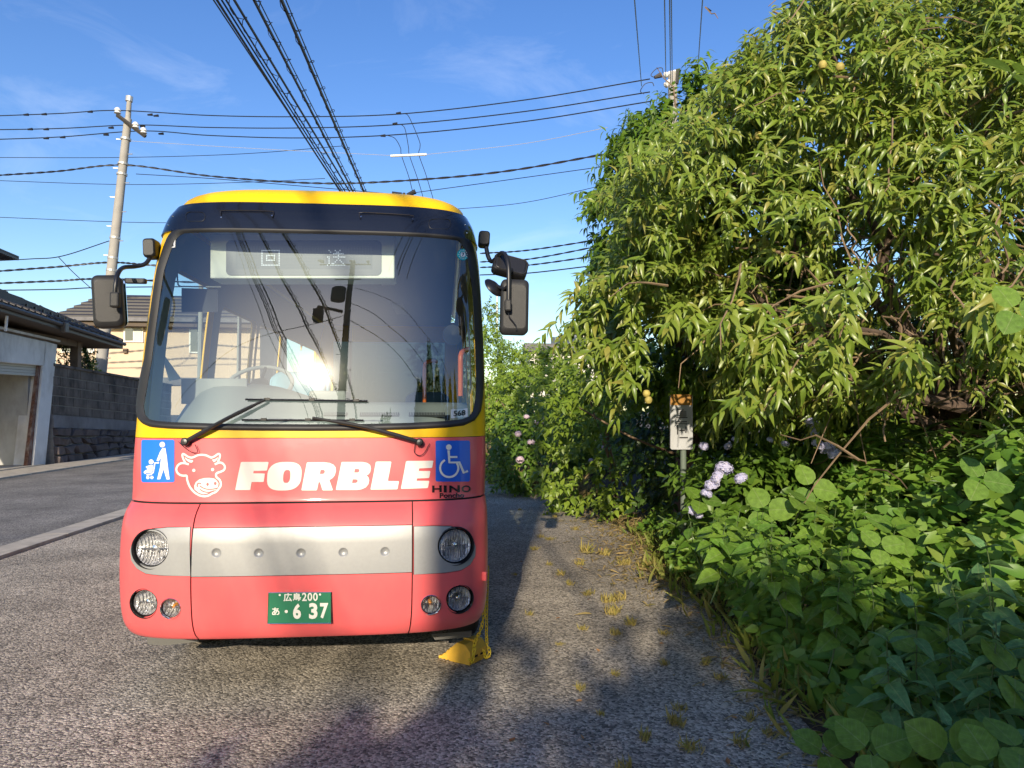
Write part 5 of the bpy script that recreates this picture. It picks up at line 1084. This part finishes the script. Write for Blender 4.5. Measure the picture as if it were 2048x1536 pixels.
# lower sprays hanging out over the shade
low = []
for u, v, Y in ((1190, 640, 6.6), (1230, 560, 6.4), (1180, 590, 6.8), (1260, 690, 6.2), (1250, 760, 6.1), (1380, 650, 5.6), (1440, 670, 5.4), (1480, 640, 5.2), (1540, 700, 5.0), (1520, 770, 5.2), (1600, 640, 5.0), (1680, 700, 4.8), (1210, 700, 6.4), (1160, 660, 6.9), (1700, 600, 4.7), (1820, 720, 4.6), (2000, 640, 4.2), (1620, 760, 5.1), (1290, 620, 6.2)):
    for _ in range(7): low.append(on_y(u + rng.normal(0, 22), v + rng.normal(0, 22) - 14, Y + rng.normal(0, .12)))
low = np.array(low); low = low[~in_view(low)]; D = unit(np.array([-.5, -.6, -.25]) + rng.normal(0, .3, low.shape)); P, d = shell(2200, pc, prad * .97, .55, .16, 1.0, None, 1, 1.6, (.25, 1, 0), 15.0); P, d = trim(P, d); sets.append(shoots(T_peach, P, unit(d + rng.normal(0, .5, P.shape)), 10, .3, .18, .5, .8, .3, 1.0, .4, 0))
sets.append(shoots(T_peach, low, D, 10, rng.uniform(.18, .32, len(low)), .15, .4, .8, .35, 1.0, .3))
cr_ = big('crown', sets, L_peach, pt_)
M_peach = pm('peach_fruit', (.36, .29, .07), .7, var=.3, vscale=30)
for u, v, Y in ((1293, 787, 5.7), (1297, 800, 5.7), (1645, 130, 5.0), (1680, 134, 5.0), (1517, 272, 5.4), (1480, 606, 5.5)):
    part('peach', MB().lathe([(.001, -.03), (.018, -.026), (.029, -.01), (.030, .006), (.020, .025), (.001, .030)], on_y(u, v, Y - .25), (0, 0, 1), 12), M_peach, pt_, True)
# ---------------------------------------------------------------- vine covered tree
vt = thing('vine_covered_tree', 'rounded tree smothered in bright green vines left of the peach tree', 'tree', (2.95, 8.6, 0))
mb = MB(); limb(mb, (2.95, 8.7, 0), (2.95, 8.6, 4.2), .2, .09, .04); part('trunk', mb, M_bark, vt, True)
P, d = shell(1250, (3.1, 8.6, 3.6), (1.25, 1.2, 1.98), .86, .12, 1.2, -.32, 1.1, .8, (-.3, -1, .2), 21.0); sets = [shoots(T_heart, P, unit(d + np.array([0, 0, -.2]) + rng.normal(0, .4, P.shape)), 9, .28, .10, .5, .7, .3)]
sets.append(shoots(T_peach, P[:350] + d[:350] * .08, unit(d[:350] + rng.normal(0, .4, (350, 3))), 9, .3, .14, .8, .6))
big('crown', sets, L_vine, vt)
# ---------------------------------------------------------------- dark shrubs under the crown
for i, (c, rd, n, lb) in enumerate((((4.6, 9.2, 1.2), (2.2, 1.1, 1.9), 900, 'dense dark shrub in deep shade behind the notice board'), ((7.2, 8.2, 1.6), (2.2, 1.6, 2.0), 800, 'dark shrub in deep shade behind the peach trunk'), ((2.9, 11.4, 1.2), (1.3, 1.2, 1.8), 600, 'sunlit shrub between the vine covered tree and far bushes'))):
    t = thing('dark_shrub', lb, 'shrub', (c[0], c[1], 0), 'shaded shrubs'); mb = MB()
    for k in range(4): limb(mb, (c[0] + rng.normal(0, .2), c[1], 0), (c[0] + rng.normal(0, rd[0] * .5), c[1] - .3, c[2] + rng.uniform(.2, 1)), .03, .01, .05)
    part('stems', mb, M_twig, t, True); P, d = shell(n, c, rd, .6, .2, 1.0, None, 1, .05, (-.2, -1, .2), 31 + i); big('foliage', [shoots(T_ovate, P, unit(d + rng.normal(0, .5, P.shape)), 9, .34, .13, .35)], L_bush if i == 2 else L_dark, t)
# ---------------------------------------------------------------- bushes beyond, between bus and trees
for i, (c, rd, n, ls, lb) in enumerate((((2.5, 15.9, 1.0), (1.45, 1.3, 1.75), 1000, .10, 'sunlit bush with dry grass at its foot beyond the asphalt'), ((1.2, 18.8, 1.5), (1.3, 1.3, 2.0), 800, .10, 'bush beside the bus at the back of the lot'), ((3.9, 14.6, 1.0), (1.3, 1.2, 1.6), 700, .10, 'half shaded bush left of the dark hollow under the peach tree'),
        ((.5, 24, 2.6), (1.5, 1.5, 2.6), 800, .14, 'tall leafy bush showing behind the right mirror'), ((2.7, 21, 1.3), (1.4, 1.4, 1.6), 800, .13, 'round bright bush top below the solar panels'))):
    t = thing('bush', lb, 'bush', (c[0], c[1], 0), 'bushes at the back of the lot'); mb = MB()
    for k in range(5): limb(mb, (c[0] + rng.normal(0, .2), c[1], 0), (c[0] + rng.normal(0, rd[0] * .5), c[1] - .2, c[2] + rng.uniform(.2, 1.2)), .035, .01, .05)
    part('stems', mb, M_twig, t, True)
    P, d = shell(n, c, rd, .78, .2, 1.3, -.38, 1.0, .03, (-.1, -1, .25), 51 + i); big('foliage', [shoots(T_ovate if i % 2 else T_heart, P, unit(d + rng.normal(0, .45, P.shape)), 10, .30, ls * .85, .45)], L_bush, t)
dg = []
for _ in range(700): y = rng.uniform(12.2, 15.5); dg.append((edge(y) + rng.normal(.05, .2), y, 0))
dg = np.array(dg); g = big('dry_grass', [(T_blade, dg, np.stack([rng.normal(0, .35, len(dg)), rng.normal(-.15, .3, len(dg)), np.ones(len(dg))], 1), rng.normal(0, 1, (len(dg), 3)), rng.uniform(.15, .5, len(dg)))], L_dry); tag(g, 'dry yellow grass at the foot of the far bushes', 'grass', kind='stuff')
# ---------------------------------------------------------------- hydrangeas
def flower_mesh(mat):
    n = 64; i = np.arange(n); z = 1 - (i + .5) / n * 1.45; r_ = np.sqrt(np.maximum(0, 1 - z * z)); a = i * 2.39996; d = np.stack([r_ * np.cos(a), r_ * np.sin(a), z], 1); P = []; X = []; Z = []
    for k in range(4):
        u = unit(np.cross(d, [.3, .2, .9])); w = np.cross(d, u); t = k * math.pi / 2 + i * 1.1; P.append(d * .07 * rng.uniform(.8, 1.12, (n, 1))); X.append(u * np.cos(t)[:, None] + w * np.sin(t)[:, None] + d * .25); Z.append(d)
    o = big('flower_head', [(T_round, np.concatenate(P), np.concatenate(X), np.concatenate(Z), rng.uniform(.019, .027, n * 4))], mat); me = o.data; bpy.data.objects.remove(o); return me
FM = [flower_mesh(L_petal), flower_mesh(L_petalp)]
def hydrangea(lb, c, rd, n, flowers, pink=0, gate=None):
    t = thing('hydrangea', lb, 'hydrangea', (c[0], c[1], 0), 'hydrangea bushes'); mb = MB()
    for k in range(6): limb(mb, (c[0] + rng.normal(0, .15), c[1] + rng.normal(0, .1), 0), (c[0] + rng.normal(0, rd[0] * .6), c[1] - .2, c[2] + rng.uniform(0, rd[2] * .6)), .012, .006, .04)
    part('stems', mb, M_stem, t, True); P, d = shell(n, c, rd, .6, .2, 1.4, gate, 1.2, .04, (-.2, -1, .4), c[0] * 7); big('foliage', [shoots(T_ovate, P, unit(d + np.array([0, 0, .3]) + rng.normal(0, .4, P.shape)), 7, .25, .14, .3, .9)], L_hyd, t)
    for u, v, Y, s in flowers:
        p = on_y(u, v, Y); o = bpy.data.objects.new('flower_head', FM[pink]); COL.objects.link(o); o.parent = t; o.location = p - np.array([c[0], c[1], 0]); s *= .82; o.scale = (s, s, s * .85); o.rotation_euler = (.5 + rng.normal(0, .25), rng.normal(0, .25), rng.uniform(0, 6))
hydrangea('hydrangea with lilac flower heads at the sunlit edge of the undergrowth', (2.95, 6.9, .62), (.62, .55, .62), 230, [(1448, 938, 5.95, 1.2), (1482, 957, 5.95, .9), (1424, 970, 5.9, 1.0), (1436, 955, 5.85, 1.0), (1413, 988, 5.95, .8), (1383, 1022, 6.0, .7), (1397, 1030, 6.0, .6)])
hydrangea('taller hydrangea with lilac heads in front of the dark hollow', (4.0, 7.2, .8), (.85, .6, .8), 300, [(1624, 848, 6.1, .95), (1630, 864, 6.1, .8), (1636, 890, 6.0, .9), (1655, 897, 6.0, 1.0), (1669, 908, 6.0, .9), (1570, 888, 6.2, .55), (1540, 880, 6.2, .45), (1470, 880, 6.5, .5), (1456, 893, 6.5, .6), (1408, 893, 6.7, .75)])
hydrangea('distant hydrangea with pinkish flower heads by the bus', (1.75, 13.9, .75), (.75, .6, .95), 260, [(1036, 868, 13.2, 1.0), (1062, 885, 13.2, 1.15), (1040, 920, 13.1, 1.25), (1053, 834, 13.3, .9), (1072, 845, 13.3, .8), (1182, 921, 12.6, .7), (1208, 895, 12.6, .7)], 1)
hydrangea('hydrangea with one pale head near the peach trunk', (5.5, 7.6, .9), (.7, .5, .8), 160, [(1930, 771, 6.9, 1.0), (1790, 830, 7.0, .7), (1740, 826, 7.0, .6)])
# ---------------------------------------------------------------- notice board on a post
M_dpost = pm('dull_green_post', (.12, .15, .12), .7)
nb = thing('notice_board', 'white notice board with orange head on a post under the tree', 'sign', tuple(on_y(1362, 930, 6.9) * np.array([1, 1, 0])))
M_board = pm('board_white_shaded', (.38, .39, .40), .6, var=.1, vscale=5, dirt=(.3, .3, .28), dscale=5, damt=.4); M_bor = pm('board_orange', (.34, .16, .02), .6, dirt=(.2, .1, .03), dscale=6, damt=.4)  # white board greyed: the shade under the tree is put into its colour
def nq(poly, dy, name, mat, par=None, d=.02): A = [on_y(u, v, 6.9 + dy) for u, v in poly]; return part(name, MB().prism(A[::-1], [p + np.array([0, d, 0]) for p in A[::-1]]), mat, par or nb)
bd = nq(rrect(1341, 789, 1385.5, 899, 4), 0, 'board', M_board); nq(rrect(1341, 789, 1384, 810.5, 2), -.003, 'header', M_bor, bd, .002)
part('post', MB().tube([on_y(1366, 980, 6.95) * np.array([1, 1, 0]), on_y(1366, 800, 6.95)], .03, 10), M_dpost, nb, True)
for q in ([(1354, 818), (1368, 819), (1368, 820.5), (1354, 819.5)], [(1352, 834.5), (1375, 834.5), (1375, 836), (1352, 836)], [(1352, 842.5), (1374, 842.5), (1374, 844), (1352, 844)], [(1351, 846), (1378, 847), (1378, 848), (1351, 847)], [(1354, 849.5), (1356.3, 849.5), (1356.3, 869), (1354, 869)], [(1359, 859.5), (1370, 859.5), (1370, 862), (1359, 862)], [(1371, 853), (1373, 853), (1373, 866), (1371, 866)], [(1359, 874), (1376, 874), (1376, 876.5), (1359, 876.5)]): nq(q, -.004, 'printed_line', M_ink, bd, .003)
for k in range(7): nq([(1360, 822 + k * 1.7), (1373, 822 + k * 1.7), (1373, 822.7 + k * 1.7), (1360, 822.7 + k * 1.7)], -.004, 'printed_line', M_ink, bd, .003)
# ---------------------------------------------------------------- undergrowth mass
B = []
while len(B) < 3000:
    y = rng.uniform(2.3, 9.5); x = edge(y) + rng.uniform(.02, 1) ** 1.3 * 3.6
    if noise.noise(Vector((x * 1.3, y * 1.3, 4))) > -.38: B.append((x, y, mound(x, y) * rng.uniform(.55, .98) + .02 + .18 * noise.noise(Vector((x * 1.1, y * 1.1, 0)))))
B = np.array(B); B[:, 2] = np.maximum(B[:, 2], .02); D = np.array([-.35, -.3, .9]) + rng.normal(0, .3, B.shape); nn = len(B)
k1 = nn // 2
ug = big('undergrowth', [shoots(T_ovate, B[:k1], D[:k1], 7, rng.uniform(.12, .28, k1), .13, .45, .95, .1, 1.0, .4, 1.1), shoots(T_heart, B[k1:4 * nn // 5], D[k1:4 * nn // 5], 7, .2, .115, .55, .95, .1, 1.0, .4, 1.2), shoots(T_small, B[4 * nn // 5:] * np.array([1, 1, .6]), D[4 * nn // 5:], 12, .18, .06, .3, .85, .1)], L_weed); tag(ug, 'thick mass of mixed green weeds covering the bank', 'undergrowth', kind='stuff')
mb = MB()
eg = []
for _ in range(1500): y = rng.uniform(2.5, 9.5); x = edge(y) + rng.normal(.08, .16); eg.append((x, y, mound(x, y) * .55))
eg = np.array(eg); g = big('edge_grass', [(T_blade, eg, np.stack([rng.normal(-.25, .4, len(eg)), rng.normal(-.2, .4, len(eg)), np.ones(len(eg)) * .8], 1), rng.normal(0, 1, (len(eg), 3)), rng.uniform(.06, .24, len(eg)))], L_grass); tag(g, 'grass blades fringing the asphalt edge', 'grass', kind='stuff')
# ---------------------------------------------------------------- plants one can pick out
def lmesh(tmpl, mat, name='leaf'):
    me = bpy.data.meshes.new(name); me.from_pydata(tmpl[0].tolist(), [], tmpl[1].tolist()); me.polygons.foreach_set('use_smooth', [True] * len(me.polygons)); me.materials.append(mat)
    at = me.attributes.new('rnd', 'FLOAT', 'POINT'); return me
fine = lambda w, dr, fo, ba, pr: leaf_t(w, dr, fo, ba, pr)
PO = ((0, 0), (.06, .45), (.16, .86), (.3, 1.0), (.48, .9), (.66, .62), (.84, .28), (1, 0)); PR = ((0, 0), (.05, .5), (.18, .85), (.38, 1.0), (.58, .96), (.76, .72), (.9, .36), (1, 0))
LMs = {'teal': lmesh(fine(.44, .2, .07, .0, PO), L_teal), 'weed': lmesh(fine(.6, .2, .06, .03, PO), L_weed2), 'kudzu': lmesh(fine(.92, .14, .05, .02, PR), L_kudzu, 'leaflet'), 'blade': lmesh(fine(.13, .6, .03, 0, PO), L_dark)}
def put(me, name, par, p, X, Z, s):
    X = nrm(X); Z = np.array(Z, float); Z = nrm(Z - X * (Z @ X)); Y = np.cross(Z, X); o = bpy.data.objects.new(name, me); COL.objects.link(o); o.parent = par
    o.matrix_basis = Matrix(((X[0] * s, Y[0] * s, Z[0] * s, p[0]), (X[1] * s, Y[1] * s, Z[1] * s, p[1]), (X[2] * s, Y[2] * s, Z[2] * s, p[2]), (0, 0, 0, 1))); return o
def weed_proto(name, lk, h, npair, ls, label, cat, group, lean=.1):
    t = thing(name, label, cat, (0, 0, 0), group); top = np.array([lean * h, -lean * h, h]); Q = [top * f + np.array([.02 * math.sin(f * 5), 0, 0]) for f in np.linspace(0, 1, 7)]
    part('stem', MB().tube(Q, list(np.linspace(.0045, .002, 7)), 6), M_stem, t, True)
    for k in range(npair):
        f = .3 + .7 * (k + .6) / npair; a0 = k * math.pi / 2 + rng.uniform(-.3, .3); s = ls * (1.1 - .55 * max(0, f - .6) / .4) * rng.uniform(.85, 1.1)
        for sg in (0, math.pi):
            a = a0 + sg; up_k = .1 + 1.3 * max(0, f - .82) / .18; put(LMs[lk], 'leaf', t, top * f, (math.cos(a), math.sin(a), up_k - .38), (-math.cos(a) * up_k, -math.sin(a) * up_k - .6, 1), s)
    return t
def scatter_px(proto, spots, first, labels=None):
    for i, (u, v, y, s) in enumerate(spots):
        o = proto if i == 0 else copy_tree(proto); p = on_y(u, v, y); h = first
        if labels: o['label'] = labels[i]
        x, z = p[0], p[2] - h * s; o.location = (x, y, max(z, mound(x, y) * .5)); o.scale = (s, s, s); o.rotation_euler = (rng.normal(0, .12), rng.normal(0, .12), rng.normal(0, .35) + rng.integers(4) * math.pi / 2)
tl = weed_proto('blue_green_weed', 'teal', .5, 6, .155, 'blue green weed stem with opposite pointed leaves in the nearest undergrowth', 'weed', 'blue green weeds near the viewer')
scatter_px(tl, [(1770, 1270, 2.75, .9), (1850, 1205, 2.8, 1), (2000, 1190, 2.55, 1), (1890, 1365, 2.65, .8), (1940, 1320, 2.5, .9), (2030, 1150, 2.7, 1.1), (1985, 1250, 2.4, .9), (1830, 1330, 2.85, .8), (1900, 1240, 2.7, 1), (2040, 1400, 2.2, .8), (1960, 1130, 2.9, 1), (2060, 1290, 2.3, 1), (1930, 1440, 2.4, .8), (1790, 1380, 2.9, .7), (2010, 1080, 3.0, 1.1)], .5, ['blue green weed leaning out over the litter, nearest the asphalt', 'blue green weed standing just above the leaning one', 'blue green weed near the right edge in the second row', 'blue green weed low in front, left of the largest kudzu leaf', 'blue green weed behind the largest kudzu leaf', 'tallest blue green weed at the right edge', 'blue green weed close to the right edge, in the front row', 'small blue green weed behind the leaning one', 'blue green weed in the middle of its patch', 'blue green weed cut by the lower right edge', 'blue green weed at the back of its patch, left of the tallest', 'blue green weed cut by the right edge at mid patch', 'lowest blue green weed near the bottom edge', 'smallest blue green weed beside the litter', 'blue green weed farthest back by the right edge'])
w1_ = weed_proto('broad_leaf_weed', 'weed', .45, 6, .145, 'bright green weed stem with broad pointed leaves on the bank', 'weed', 'bright green weeds on the bank')
sp = []
for _ in range(46):
    u = rng.uniform(1400, 2048); lo = 930 if u > 1600 else 1010; v = rng.uniform(lo, min(1250, 1000 + (u - 1350) * .55)); y = np.interp(v, [900, 1050, 1250], [5.4, 4.3, 3.1]) + rng.normal(0, .15); sp.append((u, v, y, rng.uniform(.75, 1.15)))
scatter_px(w1_, sp, .45)
kd = thing('kudzu_sprig', 'three parted round kudzu leaf standing out of the undergrowth', 'kudzu', (0, 0, 0), 'kudzu leaves'); part('stem', MB().tube(smooth_path([(0, 0, -.3), (.02, 0, -.12), (0, 0, 0)], 4), .003, 6), M_stem, kd, True)
for a, s in ((0, .165), (2.0, .145), (-2.0, .145)): put(LMs['kudzu'], 'leaflet', kd, (.02 * math.cos(a), .02 * math.sin(a), 0), (math.cos(a), math.sin(a), .1), (0, 0, 1), s)
KL = ['kudzu leaf nearest the asphalt at the bottom edge', 'largest kudzu leaf at the bottom right of the undergrowth', 'kudzu leaf cut by the right edge above the largest one', 'kudzu leaf among blue green weeds, left one of two side by side', 'kudzu leaf among blue green weeds, right one of two side by side',
 'sunlit kudzu leaf just below the lilac hydrangea heads', 'kudzu leaf right below the sunlit hydrangea, on a long stalk', 'lower kudzu leaf of the pair between the two hydrangeas', 'upper kudzu leaf of the pair between the two hydrangeas', 'kudzu leaf alone in the middle of the bank', 'kudzu leaf high on the bank near the right edge', 'kudzu leaf below the blade plants at the right edge', 'small kudzu leaf low at the sunlit asphalt edge', 'small kudzu leaf beside the lone one in mid bank',
 'topmost kudzu leaf, hanging against the upper right of the peach crown', 'kudzu leaf hanging at the right edge just above the trunk', 'kudzu leaf hanging at the right edge halfway up the peach crown', 'small kudzu leaf next to the asphalt, second from the bottom edge', 'kudzu leaf in the extreme bottom right corner', 'kudzu leaf at the bottom edge left of the corner one', 'kudzu leaf left of the lilac hydrangea heads', 'small kudzu leaf between the bottom edge and the blue green weeds']
for i, (u, v, y, s) in enumerate(((1650, 1505, 2.75, .8), (1900, 1510, 2.3, .95), (2030, 1350, 2.4, .9), (1835, 1300, 2.95, .8), (1920, 1290, 2.9, .85), (1470, 1065, 5.0, 1.2), (1530, 1020, 5.1, 1.2), (1605, 1005, 5.0, 1.15), (1620, 975, 5.2, 1.15), (1790, 1065, 4.2, 1.1), (1960, 960, 3.9, 1.0), (2020, 850, 3.6, 1.0), (1450, 1108, 5.3, .8), (1760, 1095, 4.0, .8), (2030, 145, 3.4, 1.1), (2030, 620, 3.4, 1.0), (2010, 480, 3.6, 1.0), (1720, 1455, 2.7, .8), (2040, 1500, 2.1, .8), (1985, 1530, 2.1, .8), (1400, 1000, 6.0, 1.1), (1740, 1500, 2.5, .85))):
    o = kd if i == 0 else copy_tree(kd); o['label'] = KL[i]; o.location = on_y(u, v, y); o.scale = (s, s, s); o.rotation_euler = (.75 + rng.normal(0, .25), rng.normal(0, .3), rng.uniform(-.9, .9))
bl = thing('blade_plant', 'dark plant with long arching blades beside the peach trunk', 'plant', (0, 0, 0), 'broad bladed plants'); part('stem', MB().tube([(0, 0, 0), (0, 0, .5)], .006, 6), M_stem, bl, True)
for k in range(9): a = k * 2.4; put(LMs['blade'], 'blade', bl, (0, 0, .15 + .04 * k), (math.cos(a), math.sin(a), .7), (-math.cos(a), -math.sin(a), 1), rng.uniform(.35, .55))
for i, (u, v, y, s) in enumerate(((1850, 800, 5.6, 1.1), (1920, 810, 5.4, 1.2), (1990, 790, 5.2, 1.2), (1790, 790, 5.8, 1.0), (1440, 820, 7.4, 1.1), (1480, 800, 7.5, 1.0), (2030, 840, 4.9, 1.1))):
    o = bl if i == 0 else copy_tree(bl); o['label'] = ['blade plant standing second from the peach trunk', 'blade plant right before the peach trunk', 'blade plant right of the peach trunk', 'leftmost blade plant of those by the peach trunk', 'blade plant just right of the notice board', 'blade plant between notice board and taller hydrangea', 'blade plant cut by the right edge'][i]; p = on_y(u, v, y); o.location = (p[0], y, p[2] - .7 * s); o.scale = (s, s, s); o.rotation_euler = (0, 0, rng.uniform(0, 6))
# ---------------------------------------------------------------- tufts and fallen leaves on the lot
TU = []
for k in range(4):
    n = 46; p = np.stack([rng.normal(0, .03, n), rng.normal(0, .03, n), np.zeros(n)], 1); o = big('grass_tuft', [(T_blade, p, np.stack([rng.normal(0, .5, n), rng.normal(0, .5, n), np.ones(n)], 1), rng.normal(0, 1, (n, 3)), rng.uniform(.03, .10, n))], L_tuft); TU.append(o.data); bpy.data.objects.remove(o)
def tuft(u, v, s): o = bpy.data.objects.new('grass_tuft', TU[rng.integers(4)]); COL.objects.link(o); o.location = on_z(u, v); o.scale = (s, s, s * rng.uniform(.6, 1.1)); o.rotation_euler = (0, 0, rng.uniform(0, 6)); tag(o, 'small dry grass tuft growing through the asphalt beside the undergrowth', 'grass tuft', 'grass tufts in the asphalt')
for u, v, s in ((1100, 1080, .8), (1175, 1105, 1.3), (1210, 1110, 1.2), (1250, 1130, 1.3), (1290, 1135, 1.3), (1120, 1150, .8), (1160, 1130, .9), (1175, 1190, .8), (1215, 1205, 1.1), (1240, 1200, 1.2), (1225, 1230, 1.1), (1140, 1170, .6), (1070, 1100, .7), (1080, 1075, .7), (1150, 1060, .8), (1320, 1150, 1.2), (1360, 1160, 1.2), (1100, 1130, .6), (1060, 1230, .5), (1165, 1260, .5), (1230, 1270, .7), (1260, 1250, .8), (1330, 1330, .5), (1350, 1450, .8), (1360, 1420, .6), (1380, 1500, .8), (1230, 1350, .5), (1160, 1380, .5), (1290, 1480, .6), (1200, 1430, .4), (1410, 1330, .6), (1440, 1360, .6), (1250, 1540, .7), (1150, 1010, .8), (1190, 1020, 1), (1230, 1030, 1), (1110, 1035, .7), (1410, 1180, 1.2), (1500, 1440, .6), (1120, 1290, .4), (1030, 1150, .5), (1040, 1020, .6), (1330, 1270, .6), (1480, 1490, .7), (1540, 1470, .6)): tuft(u, v, s)
DL = lmesh(leaf_t(.5, -.25, .12, 0, PO), L_dead, 'fallen_leaf')
for _ in range(46):
    u = rng.uniform(1010, 1600); v = rng.uniform(1040, 1530)
    if v < 1000 + (u - 1250) * 1.05: continue
    o = bpy.data.objects.new('fallen_leaf', DL); COL.objects.link(o); o.location = on_z(u, v, .006); s = rng.uniform(.025, .055); o.scale = (s, s, s); o.rotation_euler = (rng.normal(0, .2), rng.normal(0, .2), rng.uniform(0, 6.28)); tag(o, 'small brown fallen leaf on the shaded asphalt', 'fallen leaf', 'fallen leaves on the asphalt')
# ---------------------------------------------------------------- shrubs on the block wall
for i, (u, Y, h, w, n, mat, lb) in enumerate(((205, 26.5, 1.25, .5, 60, L_dark, 'dark spindly shrub rising above the block wall'), (172, 25.5, .9, .35, 36, L_dark, 'small dark sprig above the block wall beside the porch post'), (248, 27.2, 1.0, .55, 80, L_bush, 'yellow green shrub above the block wall next to the bus'))):
    p = on_y(u, 752, Y); p[0] = XW - .8; z0 = lvl(T0, T1, Y); t = thing('wall_shrub', lb, 'shrub', (p[0], Y, z0 - .3), 'shrubs above the block wall'); mb = MB(); Bp = []; Dp = []
    for k in range(7):
        e = np.array([p[0] + rng.normal(0, w * .6), Y + rng.normal(0, w * .9), z0 + h * rng.uniform(.5, 1.05)]); Q = limb(mb, (p[0], Y, z0 - .3), e, .015, .006, .04)
        for q in Q[2:]:
            for _ in range(n // 30 + 1): Bp.append(q + rng.normal(0, .06, 3)); Dp.append(unit(rng.normal(0, .5, 3) + np.array([0, 0, .6])))
    part('stems', mb, M_twig, t, True); big('foliage', [shoots(T_ovate, np.array(Bp), np.array(Dp), 7, .2, .11, .0, .8)], mat, t)
# ================================================================== BEHIND THE CAMERA (seen in the glass, casting the shadows)
bp = np.array([-2.75, -11.0]); M_dpole = pm('weathered_pole', (.16, .14, .12), .9, var=.2, vscale=4)
t = thing('utility_pole', 'dark pole with transformer mirrored in the bus windshield', 'utility pole', (bp[0], bp[1], 0), 'utility poles')
part('pole', MB().tube([(bp[0], bp[1], 0), (bp[0] + .05, bp[1], 6), (bp[0] + .1, bp[1], 13.8)], [.17, .145, .11], 14), M_dpole, t, True)
for z, w, y in ((13.3, 1.1, .15), (12.3, .55, -.1)): part('crossarm', MB().tube([(bp[0] - w, bp[1] + y, z), (bp[0] + w, bp[1] + y, z + .1)], .06, 4), M_arm, t)
for x in (-1.0, .1, .95): part('insulator', MB().tube([(bp[0] + x, bp[1] + .3, 13.4), (bp[0] + x, bp[1] + .7, 13.3)], [.07, .10], 8), M_arm, t, True)
part('transformer', MB().lathe([(.001, -.5), (.24, -.48), (.26, -.3), (.26, .4), (.2, .5), (.001, .52)], (bp[0] - .28, bp[1] + .25, 10.9), (0, 0, 1), 20), M_arm, t, True)
part('cable_joint', MB().tube([(bp[0] - .9, bp[1] + .2, 10.1), (bp[0] - .1, bp[1] + .1, 9.9)], .07, 6), M_arm, t); part('cable_box', MB().box((bp[0] - .85, bp[1] + .2, 9.7), (.28, .3, .5)), M_arm, t, bevel=.03)
for k in range(14): part('step_bolt', MB().tube([(bp[0] + .05, bp[1], 2 + k * .55), (bp[0] + .05 + (-1) ** k * .3, bp[1], 2 + k * .55)], .012, 5), M_steel, t)
for lb, a, b in (('wire fanning from the mirrored pole, upper right', (bp[0] + .3, bp[1], 11.5), (9, -6, 6.0)), ('wire fanning from the mirrored pole, middle right', (bp[0] + .2, bp[1], 10.4), (8, -5, 4.4)), ('wire fanning from the mirrored pole, lower right', (bp[0] + .2, bp[1], 9.6), (7, -4, 3.4)), ('wire fanning from the mirrored pole to the left', (bp[0], bp[1], 9.8), (-12, -6, 5.2))):
    a = np.array(a); b = np.array(b); solo('service_wire', MB().tube([a + (b - a) * f + np.array([0, 0, -.5 * math.sin(math.pi * f)]) for f in np.linspace(0, 1, 14)], .014, 5), M_wire, lb, 'cable', 'wires mirrored in the windshield', True)
for lb, c, h, r_, n, mat, nm, cone in (('pointed dark conifer mirrored at the right of the windshield', (4.3, -8.4), 7.8, 2.0, 3600, L_con, 'conifer', 1), ('leafy tree mirrored low in the middle of the windshield', (-.6, -9.2), 5.3, 1.5, 1300, L_dark, 'leafy_tree', 0), ('low tree beside the camera casting the foreground shadow', (-2.65, -8.3), 4.15, 1.4, 1000, L_dark, 'leafy_tree', 0), ('bushy tree mirrored beside the conifer', (1.5, -9.4), 4.3, 1.5, 1300, L_dark, 'leafy_tree', 0)):
    t = thing(nm, lb, 'tree', (c[0], c[1], 0), 'trees behind the viewer'); mb = MB(); limb(mb, (c[0], c[1], 0), (c[0], c[1], h * .9), .12, .02, .02); part('trunk', mb, M_bark, t, True)
    if cone:
        f = rng.random(n) ** .52; a = rng.uniform(0, 6.28, n); z = h * (1 - f) * .97 + .05; rr = r_ * f * rng.uniform(.75, 1.05, n); P = np.stack([c[0] + np.cos(a) * rr, c[1] + np.sin(a) * rr, z], 1); D = np.stack([np.cos(a) * .5, np.sin(a) * .5, np.ones(n)], 1); st_ = shoots(T_needle, P, D, 12, .45, .2, -.4, .5, 0)
    else:
        P, d = shell(n, (c[0], c[1], h * .58), (r_, r_, h * .40), .35, .25, 1.2, -.3, .9, .2, None, c[0] * 3); st_ = shoots(T_ovate, P, unit(d + np.array([0, 0, .3]) + rng.normal(0, .5, P.shape)), 11, .4, .17, .2)
    big('crown', [st_], mat, t)
    if cone:
        for k_, (x_, y_, s_, l_) in enumerate(((2.9, -8.9, .84, 'first conifer left of the pointed one in the mirrored row'), (5.9, -8.5, .93, 'first conifer right of the pointed one in the mirrored row'), (7.6, -8.2, .90, 'second conifer right of the pointed one in the mirrored row'), (9.6, -7.8, .90, 'third conifer right of the pointed one in the mirrored row'), (12, -7.2, .95, 'conifer at the right end of the mirrored row'))):
            o = copy_tree(t); o.location = (x_, y_, 0); o.scale = (s_ * 1.5, s_ * 1.2, s_); o.rotation_euler = (0, 0, k_ * 1.3); o['label'] = l_
